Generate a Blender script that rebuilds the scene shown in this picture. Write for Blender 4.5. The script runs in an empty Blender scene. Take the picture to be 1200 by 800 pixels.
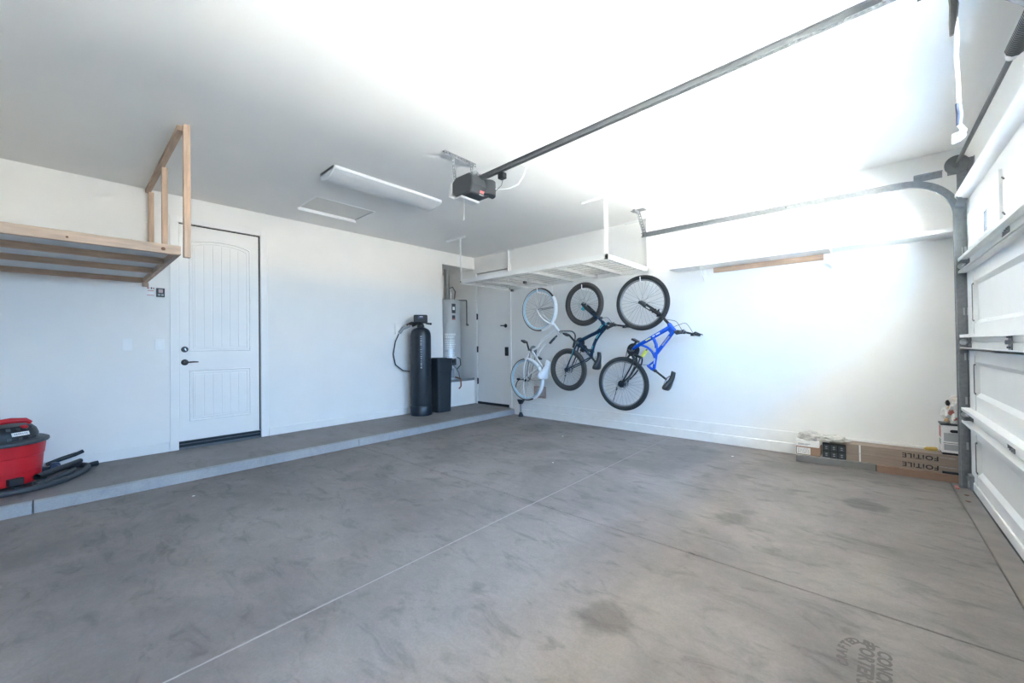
import bpy, bmesh, math, random
from mathutils import Vector, Matrix, noise
random.seed(7)
S = bpy.context.scene
COL = S.collection
PI = math.pi

# ------------------------------------------------------------------ camera
cam_d = bpy.data.cameras.new('camera')
cam_d.sensor_width = 36.0
cam_d.lens = 14.007
cam_d.clip_start = 0.02
cam = bpy.data.objects.new('camera', cam_d)
COL.objects.link(cam)
RC = [[0.746532381, 0.015671298, 0.665164502], [0.665236627, 0.000799563, -0.746632166], [-0.012232536, 0.999876878, -0.009828222]]
m = Matrix([list(RC[0]) + [5.696], list(RC[1]) + [-5.31], list(RC[2]) + [1.217], [0, 0, 0, 1]])
cam.matrix_world = m
S.camera = cam

# ------------------------------------------------------------------ open sky, and a high sun that stands beside the house and lights the driveway
W = bpy.data.worlds.new('world'); S.world = W
W.use_nodes = True
nt = W.node_tree; nt.nodes.clear()
tc = nt.nodes.new('ShaderNodeTexCoord'); sp = nt.nodes.new('ShaderNodeSeparateXYZ')
rm = nt.nodes.new('ShaderNodeValToRGB'); bg = nt.nodes.new('ShaderNodeBackground'); wo = nt.nodes.new('ShaderNodeOutputWorld')
rm.color_ramp.elements[0].position = 0.0; rm.color_ramp.elements[0].color = (0.74, 0.94, 1.22, 1)
rm.color_ramp.elements[1].position = 0.30; rm.color_ramp.elements[1].color = (0.42, 0.96, 1.85, 1)
nt.links.new(tc.outputs['Generated'], sp.inputs[0]); nt.links.new(sp.outputs['Z'], rm.inputs[0])
nt.links.new(rm.outputs[0], bg.inputs['Color']); nt.links.new(bg.outputs[0], wo.inputs[0])
bg.inputs['Strength'].default_value = 1.0
sun_d = bpy.data.lights.new('sun', 'SUN'); sun_d.energy = 27.5; sun_d.angle = 0.0093; sun_d.color = (1.0, 0.955, 0.88)
sun = bpy.data.objects.new('sun', sun_d); COL.objects.link(sun)
sun.rotation_euler = Vector((0.275, 0.53, -0.80)).to_track_quat('-Z', 'Y').to_euler()

# daylight enters through the four panes of the garage door: portals for the world light
WIN_Y = [-1.09, -2.29, -3.49, -4.69]
for yc in WIN_Y:
    ld = bpy.data.lights.new('window_portal', 'AREA'); ld.shape = 'RECTANGLE'; ld.size = 0.32; ld.size_y = 0.94
    ld.cycles.is_portal = True
    lo = bpy.data.objects.new('window_portal', ld); COL.objects.link(lo)
    lo.location = (6.375, yc, 2.066)
    lo.rotation_euler = (0, PI / 2, 0)     # -Z of the lamp looks into the room (-X)

S.view_settings.view_transform = 'Standard'
S.view_settings.look = 'None'
S.view_settings.gamma = 1.0
S.view_settings.use_curve_mapping = False
S.view_settings.exposure = 6.22
S.cycles.diffuse_bounces = 8
S.cycles.max_bounces = 14
S.cycles.transparent_max_bounces = 12
S.cycles.use_denoising = True
S.cycles.use_guiding = True
S.cycles.guiding_training_samples = 32

# ------------------------------------------------------------------ materials
def mat(name, col, rough=0.6, metal=0.0, var=0.0, vscale=8.0, bump=0.0, bscale=60.0, spec=0.5, stretch=None, coat=0.0):
    M = bpy.data.materials.new(name); M.use_nodes = True
    n = M.node_tree.nodes; l = M.node_tree.links
    b = n['Principled BSDF']
    b.inputs['Base Color'].default_value = (*col, 1)
    b.inputs['Roughness'].default_value = rough
    b.inputs['Metallic'].default_value = metal
    b.inputs['Specular IOR Level'].default_value = spec
    b.inputs['Coat Weight'].default_value = coat
    g = n.new('ShaderNodeNewGeometry')
    src = g.outputs['Position']
    if stretch:
        mpn = n.new('ShaderNodeMapping'); mpn.inputs['Scale'].default_value = stretch
        l.new(src, mpn.inputs['Vector']); src = mpn.outputs[0]
    if var > 0:
        t = n.new('ShaderNodeTexNoise'); t.inputs['Scale'].default_value = vscale; t.inputs['Detail'].default_value = 5
        l.new(src, t.inputs['Vector'])
        r = n.new('ShaderNodeMapRange'); r.inputs['From Min'].default_value = 0.3; r.inputs['From Max'].default_value = 0.7
        r.inputs['To Min'].default_value = 1 - var; r.inputs['To Max'].default_value = 1 + var
        l.new(t.outputs['Fac'], r.inputs['Value'])
        x = n.new('ShaderNodeVectorMath'); x.operation = 'SCALE'; x.inputs[0].default_value = col
        l.new(r.outputs[0], x.inputs['Scale']); l.new(x.outputs[0], b.inputs['Base Color'])
    if bump > 0:
        t2 = n.new('ShaderNodeTexNoise'); t2.inputs['Scale'].default_value = bscale; t2.inputs['Detail'].default_value = 3
        l.new(src, t2.inputs['Vector'])
        bn = n.new('ShaderNodeBump'); bn.inputs['Strength'].default_value = bump; bn.inputs['Distance'].default_value = 0.004
        l.new(t2.outputs['Fac'], bn.inputs['Height']); l.new(bn.outputs[0], b.inputs['Normal'])
    return M

M = {}
M['drywall'] = mat('drywall_paint', (0.80, 0.785, 0.76), 0.75, var=0.015, vscale=3, bump=0.12, bscale=110)
M['ceil'] = mat('ceiling_paint', (0.80, 0.785, 0.76), 0.8, var=0.015, vscale=2, bump=0.12, bscale=110)
M['door'] = mat('door_paint', (0.80, 0.79, 0.77), 0.45, var=0.01, vscale=5, bump=0.03)
M['stem'] = mat('painted_concrete', (0.78, 0.765, 0.74), 0.7, var=0.04, vscale=9, bump=0.25, bscale=35)
M['gdoor'] = mat('garage_door_enamel', (0.78, 0.78, 0.77), 0.4, var=0.015, vscale=6)
M['steel'] = mat('galvanised_steel', (0.27, 0.28, 0.29), 0.5, 0.6, var=0.12, vscale=40)
M['dsteel'] = mat('dark_steel', (0.16, 0.165, 0.17), 0.45, 0.8, var=0.1, vscale=30)
M['rail'] = mat('opener_rail_steel', (0.15, 0.158, 0.165), 0.5, 0.5, var=0.08, vscale=30)
M['shaft'] = mat('dull_shaft_steel', (0.17, 0.175, 0.18), 0.6, 0.5)
M['chrome'] = mat('chrome', (0.75, 0.76, 0.78), 0.18, 1.0)
M['wood'] = mat('fir_lumber', (0.52, 0.365, 0.255), 0.65, var=0.18, vscale=6, stretch=(6, 0.8, 6), bump=0.1, bscale=30)
M['woodv'] = mat('fir_lumber_upright', (0.53, 0.375, 0.265), 0.65, var=0.18, vscale=6, stretch=(7, 7, 0.8), bump=0.1, bscale=30)
M['woodx'] = mat('fir_lumber_across', (0.46, 0.325, 0.235), 0.65, var=0.18, vscale=6, stretch=(0.8, 7, 7), bump=0.1, bscale=30)
M['knot'] = mat('wood_knot', (0.16, 0.07, 0.035), 0.7)
M['deck'] = mat('painted_plywood', (0.66, 0.66, 0.65), 0.7, var=0.05, vscale=5)
M['white'] = mat('white_powder_coat', (0.82, 0.82, 0.81), 0.35, var=0.01)
M['plastic_w'] = mat('white_plastic', (0.82, 0.82, 0.81), 0.3)
M['lens'] = mat('frosted_lens', (0.66, 0.66, 0.66), 0.4)
M['black'] = mat('black_plastic', (0.018, 0.019, 0.021), 0.45)
M['blackm'] = mat('black_metal', (0.02, 0.02, 0.022), 0.35, 0.3)
M['rubber'] = mat('tyre_rubber', (0.035, 0.034, 0.033), 0.8, var=0.1, vscale=40)
M['rubberb'] = mat('brown_tyre_rubber', (0.065, 0.056, 0.05), 0.85, var=0.1, vscale=40)
M['dgrey'] = mat('dark_grey_plastic', (0.05, 0.055, 0.06), 0.45)
M['mgrey'] = mat('grey_plastic', (0.3, 0.31, 0.32), 0.5)
M['red'] = mat('red_plastic', (0.55, 0.012, 0.02), 0.38, var=0.03)
M['blue'] = mat('blue_bike_paint', (0.008, 0.09, 0.58), 0.22, 0.1, coat=0.5)
M['navy'] = mat('navy_bike_paint', (0.012, 0.035, 0.075), 0.25, 0.2, coat=0.5)
M['teal'] = mat('teal_decal', (0.08, 0.42, 0.48), 0.4)
M['wpaint'] = mat('white_bike_paint', (0.82, 0.82, 0.82), 0.25, coat=0.4)
M['pblue'] = mat('pale_blue_rim', (0.40, 0.60, 0.70), 0.35)
M['spoke'] = mat('spoke_steel', (0.33, 0.335, 0.34), 0.4, 0.4)
M['rimgrey'] = mat('grey_rim', (0.26, 0.265, 0.27), 0.4, 0.4)
M['wire'] = mat('grey_wire', (0.50, 0.50, 0.49), 0.5)
M['gapg'] = mat('painted_gap_grey', (0.5, 0.5, 0.49), 0.9)  # mid grey for the faint shade in the side door gap
M['alu'] = mat('aluminium', (0.6, 0.61, 0.62), 0.3, 0.9)
M['rimdark'] = mat('dark_rim', (0.10, 0.10, 0.105), 0.35, 0.6)
M['yellow'] = mat('yellow_spring', (0.70, 0.72, 0.10), 0.4)
M['saddlew'] = mat('white_saddle_vinyl', (0.80, 0.81, 0.84), 0.45)
M['tank'] = mat('softener_tank', (0.012, 0.018, 0.026), 0.33, var=0.06, vscale=20)
M['brine'] = mat('brine_tank', (0.016, 0.022, 0.03), 0.45, var=0.06, vscale=20)
M['heater'] = mat('heater_enamel', (0.50, 0.51, 0.51), 0.32, 0.25)
M['duct'] = mat('vent_duct', (0.36, 0.36, 0.36), 0.4, 0.8)
M['copper'] = mat('old_copper', (0.36, 0.17, 0.11), 0.45, 0.7, var=0.1)
M['card'] = mat('cardboard', (0.285, 0.22, 0.175), 0.85, var=0.07, vscale=10, stretch=(0.6, 4, 8))
M['card2'] = mat('cardboard_dark', (0.27, 0.165, 0.115), 0.85, var=0.07, vscale=10)
M['cardg'] = mat('grey_carton', (0.20, 0.19, 0.18), 0.8, var=0.05, vscale=12)
M['paperw'] = mat('white_carton', (0.72, 0.71, 0.70), 0.6, var=0.02)
M['ink'] = mat('black_ink', (0.025, 0.022, 0.02), 0.8)
M['greyink'] = mat('grey_print', (0.36, 0.36, 0.37), 0.7)
M['bagg'] = mat('translucent_bag', (0.46, 0.44, 0.41), 0.35, var=0.25, vscale=22)
M['redink'] = mat('red_print', (0.50, 0.16, 0.13), 0.6)
M['orangeink'] = mat('orange_print', (0.62, 0.40, 0.20), 0.6)
M['greenink'] = mat('green_print', (0.28, 0.38, 0.29), 0.6)
M['bag'] = mat('plastic_bag', (0.60, 0.585, 0.555), 0.35, var=0.08, vscale=14)
M['bagbeige'] = mat('beige_bag', (0.55, 0.48, 0.41), 0.5, var=0.08, vscale=14)
M['yellowp'] = mat('yellow_plastic', (0.62, 0.43, 0.10), 0.5)
M['bronze'] = mat('bronze_threshold', (0.02, 0.022, 0.026), 0.45, 0.4)
M['gap'] = mat('painted_gap_shadow', (0.03, 0.03, 0.03), 0.9)  # near black, stands in for the shade in the entry door gap
M['hatch'] = mat('hatch_panel', (0.72, 0.69, 0.64), 0.8, var=0.02)
M['rope'] = mat('white_rope', (0.80, 0.79, 0.77), 0.8)
M['tape'] = mat('blue_tape', (0.06, 0.08, 0.14), 0.6)
M['pink'] = mat('copper_grille', (0.58, 0.42, 0.36), 0.4, 0.3, var=0.1)
M['screen'] = mat('keypad_screen', (0.45, 0.30, 0.29), 0.2)
M['labelw'] = mat('white_label', (0.78, 0.78, 0.77), 0.5)
M['reddot'] = mat('coral_label', (0.62, 0.18, 0.17), 0.5)
M['silver'] = mat('silver_lid', (0.5, 0.52, 0.54), 0.3, 0.7)
M['joint'] = mat('joint_filler', (0.30, 0.285, 0.27), 0.8, var=0.06, vscale=20)
M['stamp'] = mat('stamped_relief', (0.115, 0.102, 0.093), 0.95)
M['jointd'] = mat('joint_dirt', (0.10, 0.095, 0.09), 0.9, var=0.1, vscale=20)
M['apron'] = mat('apron_concrete', (0.215, 0.187, 0.162), 0.85, var=0.12, vscale=7, bump=0.2, bscale=70)

# window glass: thin clear pane
def glass():
    G = bpy.data.materials.new('clear_glass'); G.use_nodes = True
    n = G.node_tree.nodes; l = G.node_tree.links
    n.remove(n['Principled BSDF']); o = n['Material Output']
    t = n.new('ShaderNodeBsdfTransparent'); t.inputs[0].default_value = (0.95, 0.97, 0.96, 1)
    g = n.new('ShaderNodeBsdfGlossy'); g.inputs['Roughness'].default_value = 0.02
    mx = n.new('ShaderNodeMixShader')
    lw = n.new('ShaderNodeLayerWeight'); lw.inputs['Blend'].default_value = 0.5
    pw = n.new('ShaderNodeMath'); pw.operation = 'POWER'; pw.inputs[1].default_value = 5.0
    ma = n.new('ShaderNodeMath'); ma.operation = 'MULTIPLY_ADD'; ma.inputs[1].default_value = 1.85; ma.inputs[2].default_value = 0.08; ma.use_clamp = True
    l.new(lw.outputs['Facing'], pw.inputs[0]); l.new(pw.outputs[0], ma.inputs[0]); l.new(ma.outputs[0], mx.inputs[0]); l.new(t.outputs[0], mx.inputs[1]); l.new(g.outputs[0], mx.inputs[2]); l.new(mx.outputs[0], o.inputs[0])
    return G
M['glass'] = glass()

# floor concrete: trowel blotches, tyre-dark smudges, three oil spots
def concrete(name, base, spots=(), amp=1.0):
    C = bpy.data.materials.new(name); C.use_nodes = True
    n = C.node_tree.nodes; l = C.node_tree.links
    b = n['Principled BSDF']; b.inputs['Roughness'].default_value = 0.62; b.inputs['Specular IOR Level'].default_value = 0.3
    g = n.new('ShaderNodeNewGeometry'); P = g.outputs['Position']
    def nz(scale, detail, rough=0.6, dist=0.0, st=None):
        t = n.new('ShaderNodeTexNoise'); t.inputs['Scale'].default_value = scale; t.inputs['Detail'].default_value = detail
        t.inputs['Roughness'].default_value = rough; t.inputs['Distortion'].default_value = dist
        if st:
            q = n.new('ShaderNodeMapping'); q.inputs['Scale'].default_value = st; q.inputs['Rotation'].default_value = (0, 0, 0.5)
            l.new(P, q.inputs['Vector']); l.new(q.outputs[0], t.inputs['Vector'])
        else:
            l.new(P, t.inputs['Vector'])
        return t.outputs['Fac']
    def mr(v, a, c, d, e):
        r = n.new('ShaderNodeMapRange'); r.inputs['From Min'].default_value = a; r.inputs['From Max'].default_value = c
        r.inputs['To Min'].default_value = d; r.inputs['To Max'].default_value = e; r.interpolation_type = 'SMOOTHSTEP'
        l.new(v, r.inputs['Value']); return r.outputs[0]
    def mul(a, c):
        x = n.new('ShaderNodeMath'); x.operation = 'MULTIPLY'; l.new(a, x.inputs[0]); l.new(c, x.inputs[1]); return x.outputs[0]
    v = mr(nz(0.9, 6, 0.62, 0.6), 0.3, 0.7, 1 - 0.26 * amp, 1 + 0.16 * amp)
    v = mul(v, mr(nz(3.6, 6, 0.65, 0.8, (1, 2.2, 1)), 0.50, 0.72, 1.0, 1 - 0.34 * amp))
    v = mul(v, mr(nz(9, 6, 0.7, 1.2, (1, 1.6, 1)), 0.3, 0.7, 1 - 0.06 * amp, 1 + 0.06 * amp))
    v = mul(v, mr(nz(90, 3), 0.3, 0.7, 0.95, 1.05))
    for (sx, sy, rad, dep) in spots:
        d = n.new('ShaderNodeVectorMath'); d.operation = 'DISTANCE'; d.inputs[1].default_value = (sx, sy, 0)
        w = n.new('ShaderNodeVectorMath'); w.operation = 'MULTIPLY_ADD'
        t = n.new('ShaderNodeTexNoise'); t.inputs['Scale'].default_value = 7; t.inputs['Detail'].default_value = 4
        l.new(P, t.inputs['Vector'])
        w.inputs[1].default_value = (0.18, 0.18, 0); l.new(t.outputs['Color'], w.inputs[0]); l.new(P, w.inputs[2])
        sub = n.new('ShaderNodeVectorMath'); sub.operation = 'SUBTRACT'; sub.inputs[1].default_value = (0.09, 0.09, 0)
        l.new(w.outputs[0], sub.inputs[0]); l.new(sub.outputs[0], d.inputs[0])
        v = mul(v, mr(d.outputs['Value'], rad * 0.5, rad, 1 - dep, 1.0))
    x = n.new('ShaderNodeVectorMath'); x.operation = 'SCALE'; x.inputs[0].default_value = base
    l.new(v, x.inputs['Scale']); l.new(x.outputs[0], b.inputs['Base Color'])
    bn = n.new('ShaderNodeBump'); bn.inputs['Strength'].default_value = 0.15; bn.inputs['Distance'].default_value = 0.004
    l.new(nz(45, 4), bn.inputs['Height']); l.new(bn.outputs[0], b.inputs['Normal'])
    return C
M['floor'] = concrete('floor_concrete', (0.205, 0.182, 0.167),
                      [(5.67, -1.36, 0.16, 0.38), (4.97, -2.22, 0.13, 0.30), (4.80, -3.72, 0.14, 0.34), (5.05, -2.05, 0.07, 0.2),
                       (4.2, -3.9, 0.06, 0.2), (5.25, -4.1, 0.05, 0.3), (3.3, -2.2, 0.16, 0.18), (2.7, -1.5, 0.30, 0.22), (2.0, -0.7, 0.35, 0.2)])
M['step'] = concrete('step_concrete', (0.225, 0.205, 0.195), amp=0.6)
M['curb'] = concrete('curb_skylit_concrete', (0.34, 0.345, 0.35), amp=0.4)  # skylight on the curb face is put into this paler, cooler base

# ------------------------------------------------------------------ mesh builder
class MB:
    def __init__(s):
        s.v = []; s.f = []
    def add(s, v, f):
        o = len(s.v); s.v += [tuple(p) for p in v]; s.f += [tuple(i + o for i in q) for q in f]; return s
    def box(s, x0, x1, y0, y1, z0, z1):
        v = [(x, y, z) for z in (z0, z1) for y in (y0, y1) for x in (x0, x1)]
        return s.add(v, [(0, 2, 3, 1), (4, 5, 7, 6), (0, 1, 5, 4), (2, 6, 7, 3), (0, 4, 6, 2), (1, 3, 7, 5)])
    def obox(s, c, size, rot):          # oriented box: rot = 3x3 or euler tuple
        Rm = rot if isinstance(rot, Matrix) else Matrix.Rotation(rot[2], 3, 'Z') @ Matrix.Rotation(rot[1], 3, 'Y') @ Matrix.Rotation(rot[0], 3, 'X')
        k = MB().box(-size[0] / 2, size[0] / 2, -size[1] / 2, size[1] / 2, -size[2] / 2, size[2] / 2)
        return s.add([Vector(c) + Rm @ Vector(p) for p in k.v], k.f)
    def beam(s, a, b, w, h, up=(0, 0, 1)):
        a = Vector(a); b = Vector(b); t = (b - a).normalized(); u = Vector(up)
        if abs(t.dot(u)) > 0.98: u = Vector((1, 0, 0))
        sd = t.cross(u).normalized(); u2 = sd.cross(t).normalized()
        v = [p + sd * (i * w / 2) + u2 * (j * h / 2) for p in (a, b) for (i, j) in ((-1, -1), (1, -1), (1, 1), (-1, 1))]
        return s.add(v, [(0, 1, 2, 3), (7, 6, 5, 4), (0, 4, 5, 1), (1, 5, 6, 2), (2, 6, 7, 3), (3, 7, 4, 0)])
    def tube(s, path, r, n=10, closed=False, caps=True):
        P = [Vector(p) for p in path]; m_ = len(P)
        rs = r if isinstance(r, (list, tuple)) else [r] * m_
        T = []
        for i in range(m_):
            a = P[(i - 1) % m_] if (closed or i > 0) else P[i]
            b = P[(i + 1) % m_] if (closed or i < m_ - 1) else P[i]
            T.append((b - a).normalized())
        ref = Vector((0, 0, 1)) if abs(T[0].z) < 0.9 else Vector((1, 0, 0))
        N = (ref - T[0] * ref.dot(T[0])).normalized()
        v = []
        for i in range(m_):
            N = (N - T[i] * N.dot(T[i])).normalized(); B = T[i].cross(N)
            for k in range(n):
                a = 2 * PI * k / n
                v.append(P[i] + (N * math.cos(a) + B * math.sin(a)) * rs[i])
        f = []
        for i in range(m_ if closed else m_ - 1):
            j = (i + 1) % m_
            for k in range(n):
                f.append((i * n + k, i * n + (k + 1) % n, j * n + (k + 1) % n, j * n + k))
        if caps and not closed:
            f.append(tuple(range(n - 1, -1, -1))); f.append(tuple((m_ - 1) * n + k for k in range(n)))
        return s.add(v, f)
    def sweep(s, prof, path, side):     # prof (u along normal, w along side vector) swept along path, side constant
        P = [Vector(p) for p in path]; sd = Vector(side).normalized(); k = len(prof); v = []; f = []
        for i in range(len(P)):
            t = (P[min(i + 1, len(P) - 1)] - P[max(i - 1, 0)]).normalized()
            nrm = sd.cross(t).normalized()
            v += [P[i] + nrm * a + sd * b for (a, b) in prof]
        for i in range(len(P) - 1):
            for q in range(k):
                f.append((i * k + q, i * k + (q + 1) % k, (i + 1) * k + (q + 1) % k, (i + 1) * k + q))
        f.append(tuple(range(k - 1, -1, -1))); f.append(tuple((len(P) - 1) * k + q for q in range(k)))
        return s.add(v, f)
    def lathe(s, prof, c, axis='z', n=28, a0=0.0, a1=2 * PI):   # prof: (radius, height) along axis
        full = abs(a1 - a0 - 2 * PI) < 1e-6; m_ = n if full else n + 1
        v = []; k = len(prof)
        for i in range(m_):
            a = a0 + (a1 - a0) * i / n; ca, sa = math.cos(a), math.sin(a)
            for (r, h) in prof:
                p = {'z': (r * ca, r * sa, h), 'y': (r * ca, h, r * sa), 'x': (h, r * ca, r * sa)}[axis]
                v.append((c[0] + p[0], c[1] + p[1], c[2] + p[2]))
        f = []
        for i in range(n):
            j = (i + 1) % m_
            for q in range(k - 1):
                f.append((i * k + q, i * k + q + 1, j * k + q + 1, j * k + q))
        if full:
            if prof[0][0] > 1e-5: f.append(tuple(i * k for i in range(m_)))
            if prof[-1][0] > 1e-5: f.append(tuple(i * k + k - 1 for i in range(m_ - 1, -1, -1)))
        return s.add(v, f)
    def ring(s, prof, c, axis='y', n=48):    # closed profile ring (radius, height)
        v = []; k = len(prof)
        for i in range(n):
            a = 2 * PI * i / n; ca, sa = math.cos(a), math.sin(a)
            for (r, h) in prof:
                p = {'z': (r * ca, r * sa, h), 'y': (r * ca, h, r * sa), 'x': (h, r * ca, r * sa)}[axis]
                v.append((c[0] + p[0], c[1] + p[1], c[2] + p[2]))
        f = [(i * k + q, i * k + (q + 1) % k, ((i + 1) % n) * k + (q + 1) % k, ((i + 1) % n) * k + q) for i in range(n) for q in range(k)]
        return s.add(v, f)
    def torus(s, c, R, r, axis='y', n=56, k=10, flat=1.0):
        return s.ring([(R + r * math.cos(2 * PI * q / k), r * flat * math.sin(2 * PI * q / k)) for q in range(k)], c, axis, n)
    def prism(s, poly, d0, d1, axis='y'):  # poly of 2D points extruded along axis
        k = len(poly)
        mk = {'y': lambda p, d: (p[0], d, p[1]), 'x': lambda p, d: (d, p[0], p[1]), 'z': lambda p, d: (p[0], p[1], d)}[axis]
        v = [mk(p, d0) for p in poly] + [mk(p, d1) for p in poly]
        f = [tuple(range(k - 1, -1, -1)), tuple(range(k, 2 * k))] + [(i, (i + 1) % k, k + (i + 1) % k, k + i) for i in range(k)]
        return s.add(v, f)
    def ball(s, c, r, n=14, k=10):
        r = r if isinstance(r, (list, tuple)) else (r, r, r)
        v = []; f = []
        for j in range(k + 1):
            th = PI * j / k
            for i in range(n):
                a = 2 * PI * i / n
                v.append((c[0] + r[0] * math.sin(th) * math.cos(a), c[1] + r[1] * math.sin(th) * math.sin(a), c[2] + r[2] * math.cos(th)))
        for j in range(k):
            for i in range(n):
                f.append((j * n + i, j * n + (i + 1) % n, (j + 1) * n + (i + 1) % n, (j + 1) * n + i))
        return s.add(v, f)
    def cpatch(s, cx, cy, r, a0, a1, z0, z1, n=8, th=0.002):   # thin label wrapped on an upright cylinder
        return s.prismz([(cx + q * math.cos(a), cy + q * math.sin(a)) for q, rng in ((r + th, range(n + 1)), (r - 0.001, range(n, -1, -1))) for i in rng for a in [a0 + (a1 - a0) * i / n]], z0, z1)
    def prismz(s, poly, z0, z1):
        return s.prism(poly, z0, z1, 'z')
    def text(s, body, size, mtx, extrude=0.0006, bold=0.0, shear=0.0, space=1.0):
        cu = bpy.data.curves.new('lettering', 'FONT'); cu.body = body; cu.size = size; cu.extrude = extrude; cu.offset = bold; cu.shear = shear; cu.space_character = space; cu.resolution_u = 2
        cu.align_x = 'CENTER'; cu.align_y = 'CENTER'
        ob = bpy.data.objects.new('lettering', cu); COL.objects.link(ob)
        dg = bpy.context.evaluated_depsgraph_get()
        me = bpy.data.meshes.new_from_object(ob.evaluated_get(dg))
        s.add([mtx @ v.co for v in me.vertices], [tuple(p.vertices) for p in me.polygons])
        bpy.data.objects.remove(ob); bpy.data.curves.remove(cu); bpy.data.meshes.remove(me)
        return s

def mesh_obj(name, mb, m_, origin, smooth=35, bevel=0.0, fix=True):
    me = bpy.data.meshes.new(name)
    o = Vector(origin)
    me.from_pydata([Vector(p) - o for p in mb.v], [], mb.f)
    if fix:
        b = bmesh.new(); b.from_mesh(me)
        bmesh.ops.remove_doubles(b, verts=b.verts, dist=1e-6)
        bmesh.ops.recalc_face_normals(b, faces=b.faces); b.to_mesh(me); b.free()
    me.materials.append(m_)
    if smooth:
        me.shade_smooth(); me.set_sharp_from_angle(angle=math.radians(smooth))
    ob = bpy.data.objects.new(name, me); COL.objects.link(ob)
    if bevel > 0:
        bv = ob.modifiers.new('edge', 'BEVEL'); bv.width = bevel; bv.segments = 2; bv.limit_method = 'ANGLE'; bv.angle_limit = math.radians(50)
    return ob

def tag(o, label=None, cat=None, group=None, kind=None):
    if label: o['label'] = label
    if cat: o['category'] = cat
    if group: o['group'] = group
    if kind: o['kind'] = kind
    return o
def thing(name, label, cat, loc, group=None, kind=None):
    o = bpy.data.objects.new(name, None); COL.objects.link(o); o.location = loc; o.empty_display_size = 0.1
    return tag(o, label, cat, group, kind)
def wloc(o):
    v = Vector((0, 0, 0))
    while o: v += o.location; o = o.parent
    return v
def part(name, mb, m_, parent, label=None, smooth=35, bevel=0.0, kind=None):
    ob = mesh_obj(name, mb, m_, wloc(parent), smooth, bevel); ob.parent = parent
    if label: ob['label'] = label
    if kind: ob['kind'] = kind
    return ob
def solo(name, mb, m_, loc, label, cat, smooth=35, bevel=0.0, group=None):
    ob = mesh_obj(name, mb, m_, loc, smooth, bevel); ob.location = loc
    return tag(ob, label, cat, group)
def struct(name, mb, m_, loc=(0, 0, 0), smooth=0, bevel=0.0):
    ob = mesh_obj(name, mb, m_, loc, smooth, bevel); ob.location = loc; ob['kind'] = 'structure'
    return ob
def cells(lo, hi, cuts, holes):     # rectangles of [lo,hi]^2 grid minus holes, 2D
    xs = sorted({lo[0], hi[0], *[h[0] for h in holes], *[h[1] for h in holes]})
    ys = sorted({lo[1], hi[1], *[h[2] for h in holes], *[h[3] for h in holes]})
    out = []
    for i in range(len(xs) - 1):
        for j in range(len(ys) - 1):
            cx = (xs[i] + xs[i + 1]) / 2; cy = (ys[j] + ys[j + 1]) / 2
            if not any(h[0] < cx < h[1] and h[2] < cy < h[3] for h in holes):
                out.append((xs[i], xs[i + 1], ys[j], ys[j + 1]))
    return out

# ------------------------------------------------------------------ room shell
CE = 2.927; YF = -6.35; XC = 6.37; ST = 0.107
# left wall (x=0) with the entry door opening and the water heater alcove
mb = MB()
for (a, b, c, d) in cells((YF, -0.1), (0.0, CE), None, [(-4.475, -3.670, -0.1, 2.634), (-0.787, 0.0, -0.1, 2.70)]):
    mb.box(-0.12, 0, a, b, c, d)
mb.box(-0.30, -0.12, -4.6, -3.5, -0.1, 2.8)  # hidden slab added behind the entry door to stop light leaks
struct('wall_left', mb, M['drywall'])
struct('wall_alcove', MB().box(-0.9, -0.12, -0.907, -0.787, -0.1, 2.95).box(-1.0, -0.9, -0.907, 0.12, -0.1, 2.95).box(-0.9, -0.12, 0, 0.12, -0.1, 2.95).box(-0.9, -0.12, -0.787, 0, 2.70, 2.95), M['drywall'])
# back wall (y=0) with the side door opening, running on behind the alcove
mb = MB()
for (a, b, c, d) in cells((-0.12, -0.1), (XC + 0.05, CE), None, [(0.062, 0.898, -0.1, 2.612)]):
    mb.box(a, b, 0, 0.12, c, d)
mb.box(0.0, 1.0, 0.12, 0.2, -0.1, 2.7)
struct('wall_back', mb, M['drywall'])
# right wall (x=6.37) around the garage door opening
mb = MB()
for (a, b, c, d) in cells((YF, -0.1), (0.0, CE), None, [(-5.33, -0.45, -0.1, 2.42)]):
    mb.box(XC, XC + 0.05, a, b, c, d)
struct('wall_right', mb, M['drywall'])
struct('wall_front', MB().box(-0.12, XC + 0.14, YF - 0.12, YF, -0.1, CE), M['drywall'])
# ceiling with the attic hatch opening
HX0, HX1, HY0, HY1 = 0.56, 1.07, -3.41, -2.71
mb = MB()
for (a, b, c, d) in cells((-0.12, YF - 0.12), (XC + 0.14, 0.12), None, [(HX0, HX1, HY0, HY1)]):
    mb.box(a, b, c, d, CE, CE + 0.1)
struct('ceiling', mb, M['ceil'])
struct('unseen_eave_blocker', MB().box(XC + 0.05, 7.02, YF - 2.0, 0.8, 2.98, 3.12).box(6.99, 7.02, YF - 2.0, 0.8, 2.90, 2.98), M['drywall'])  # unseen eave, added to block steep skylight from the door windows
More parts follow.
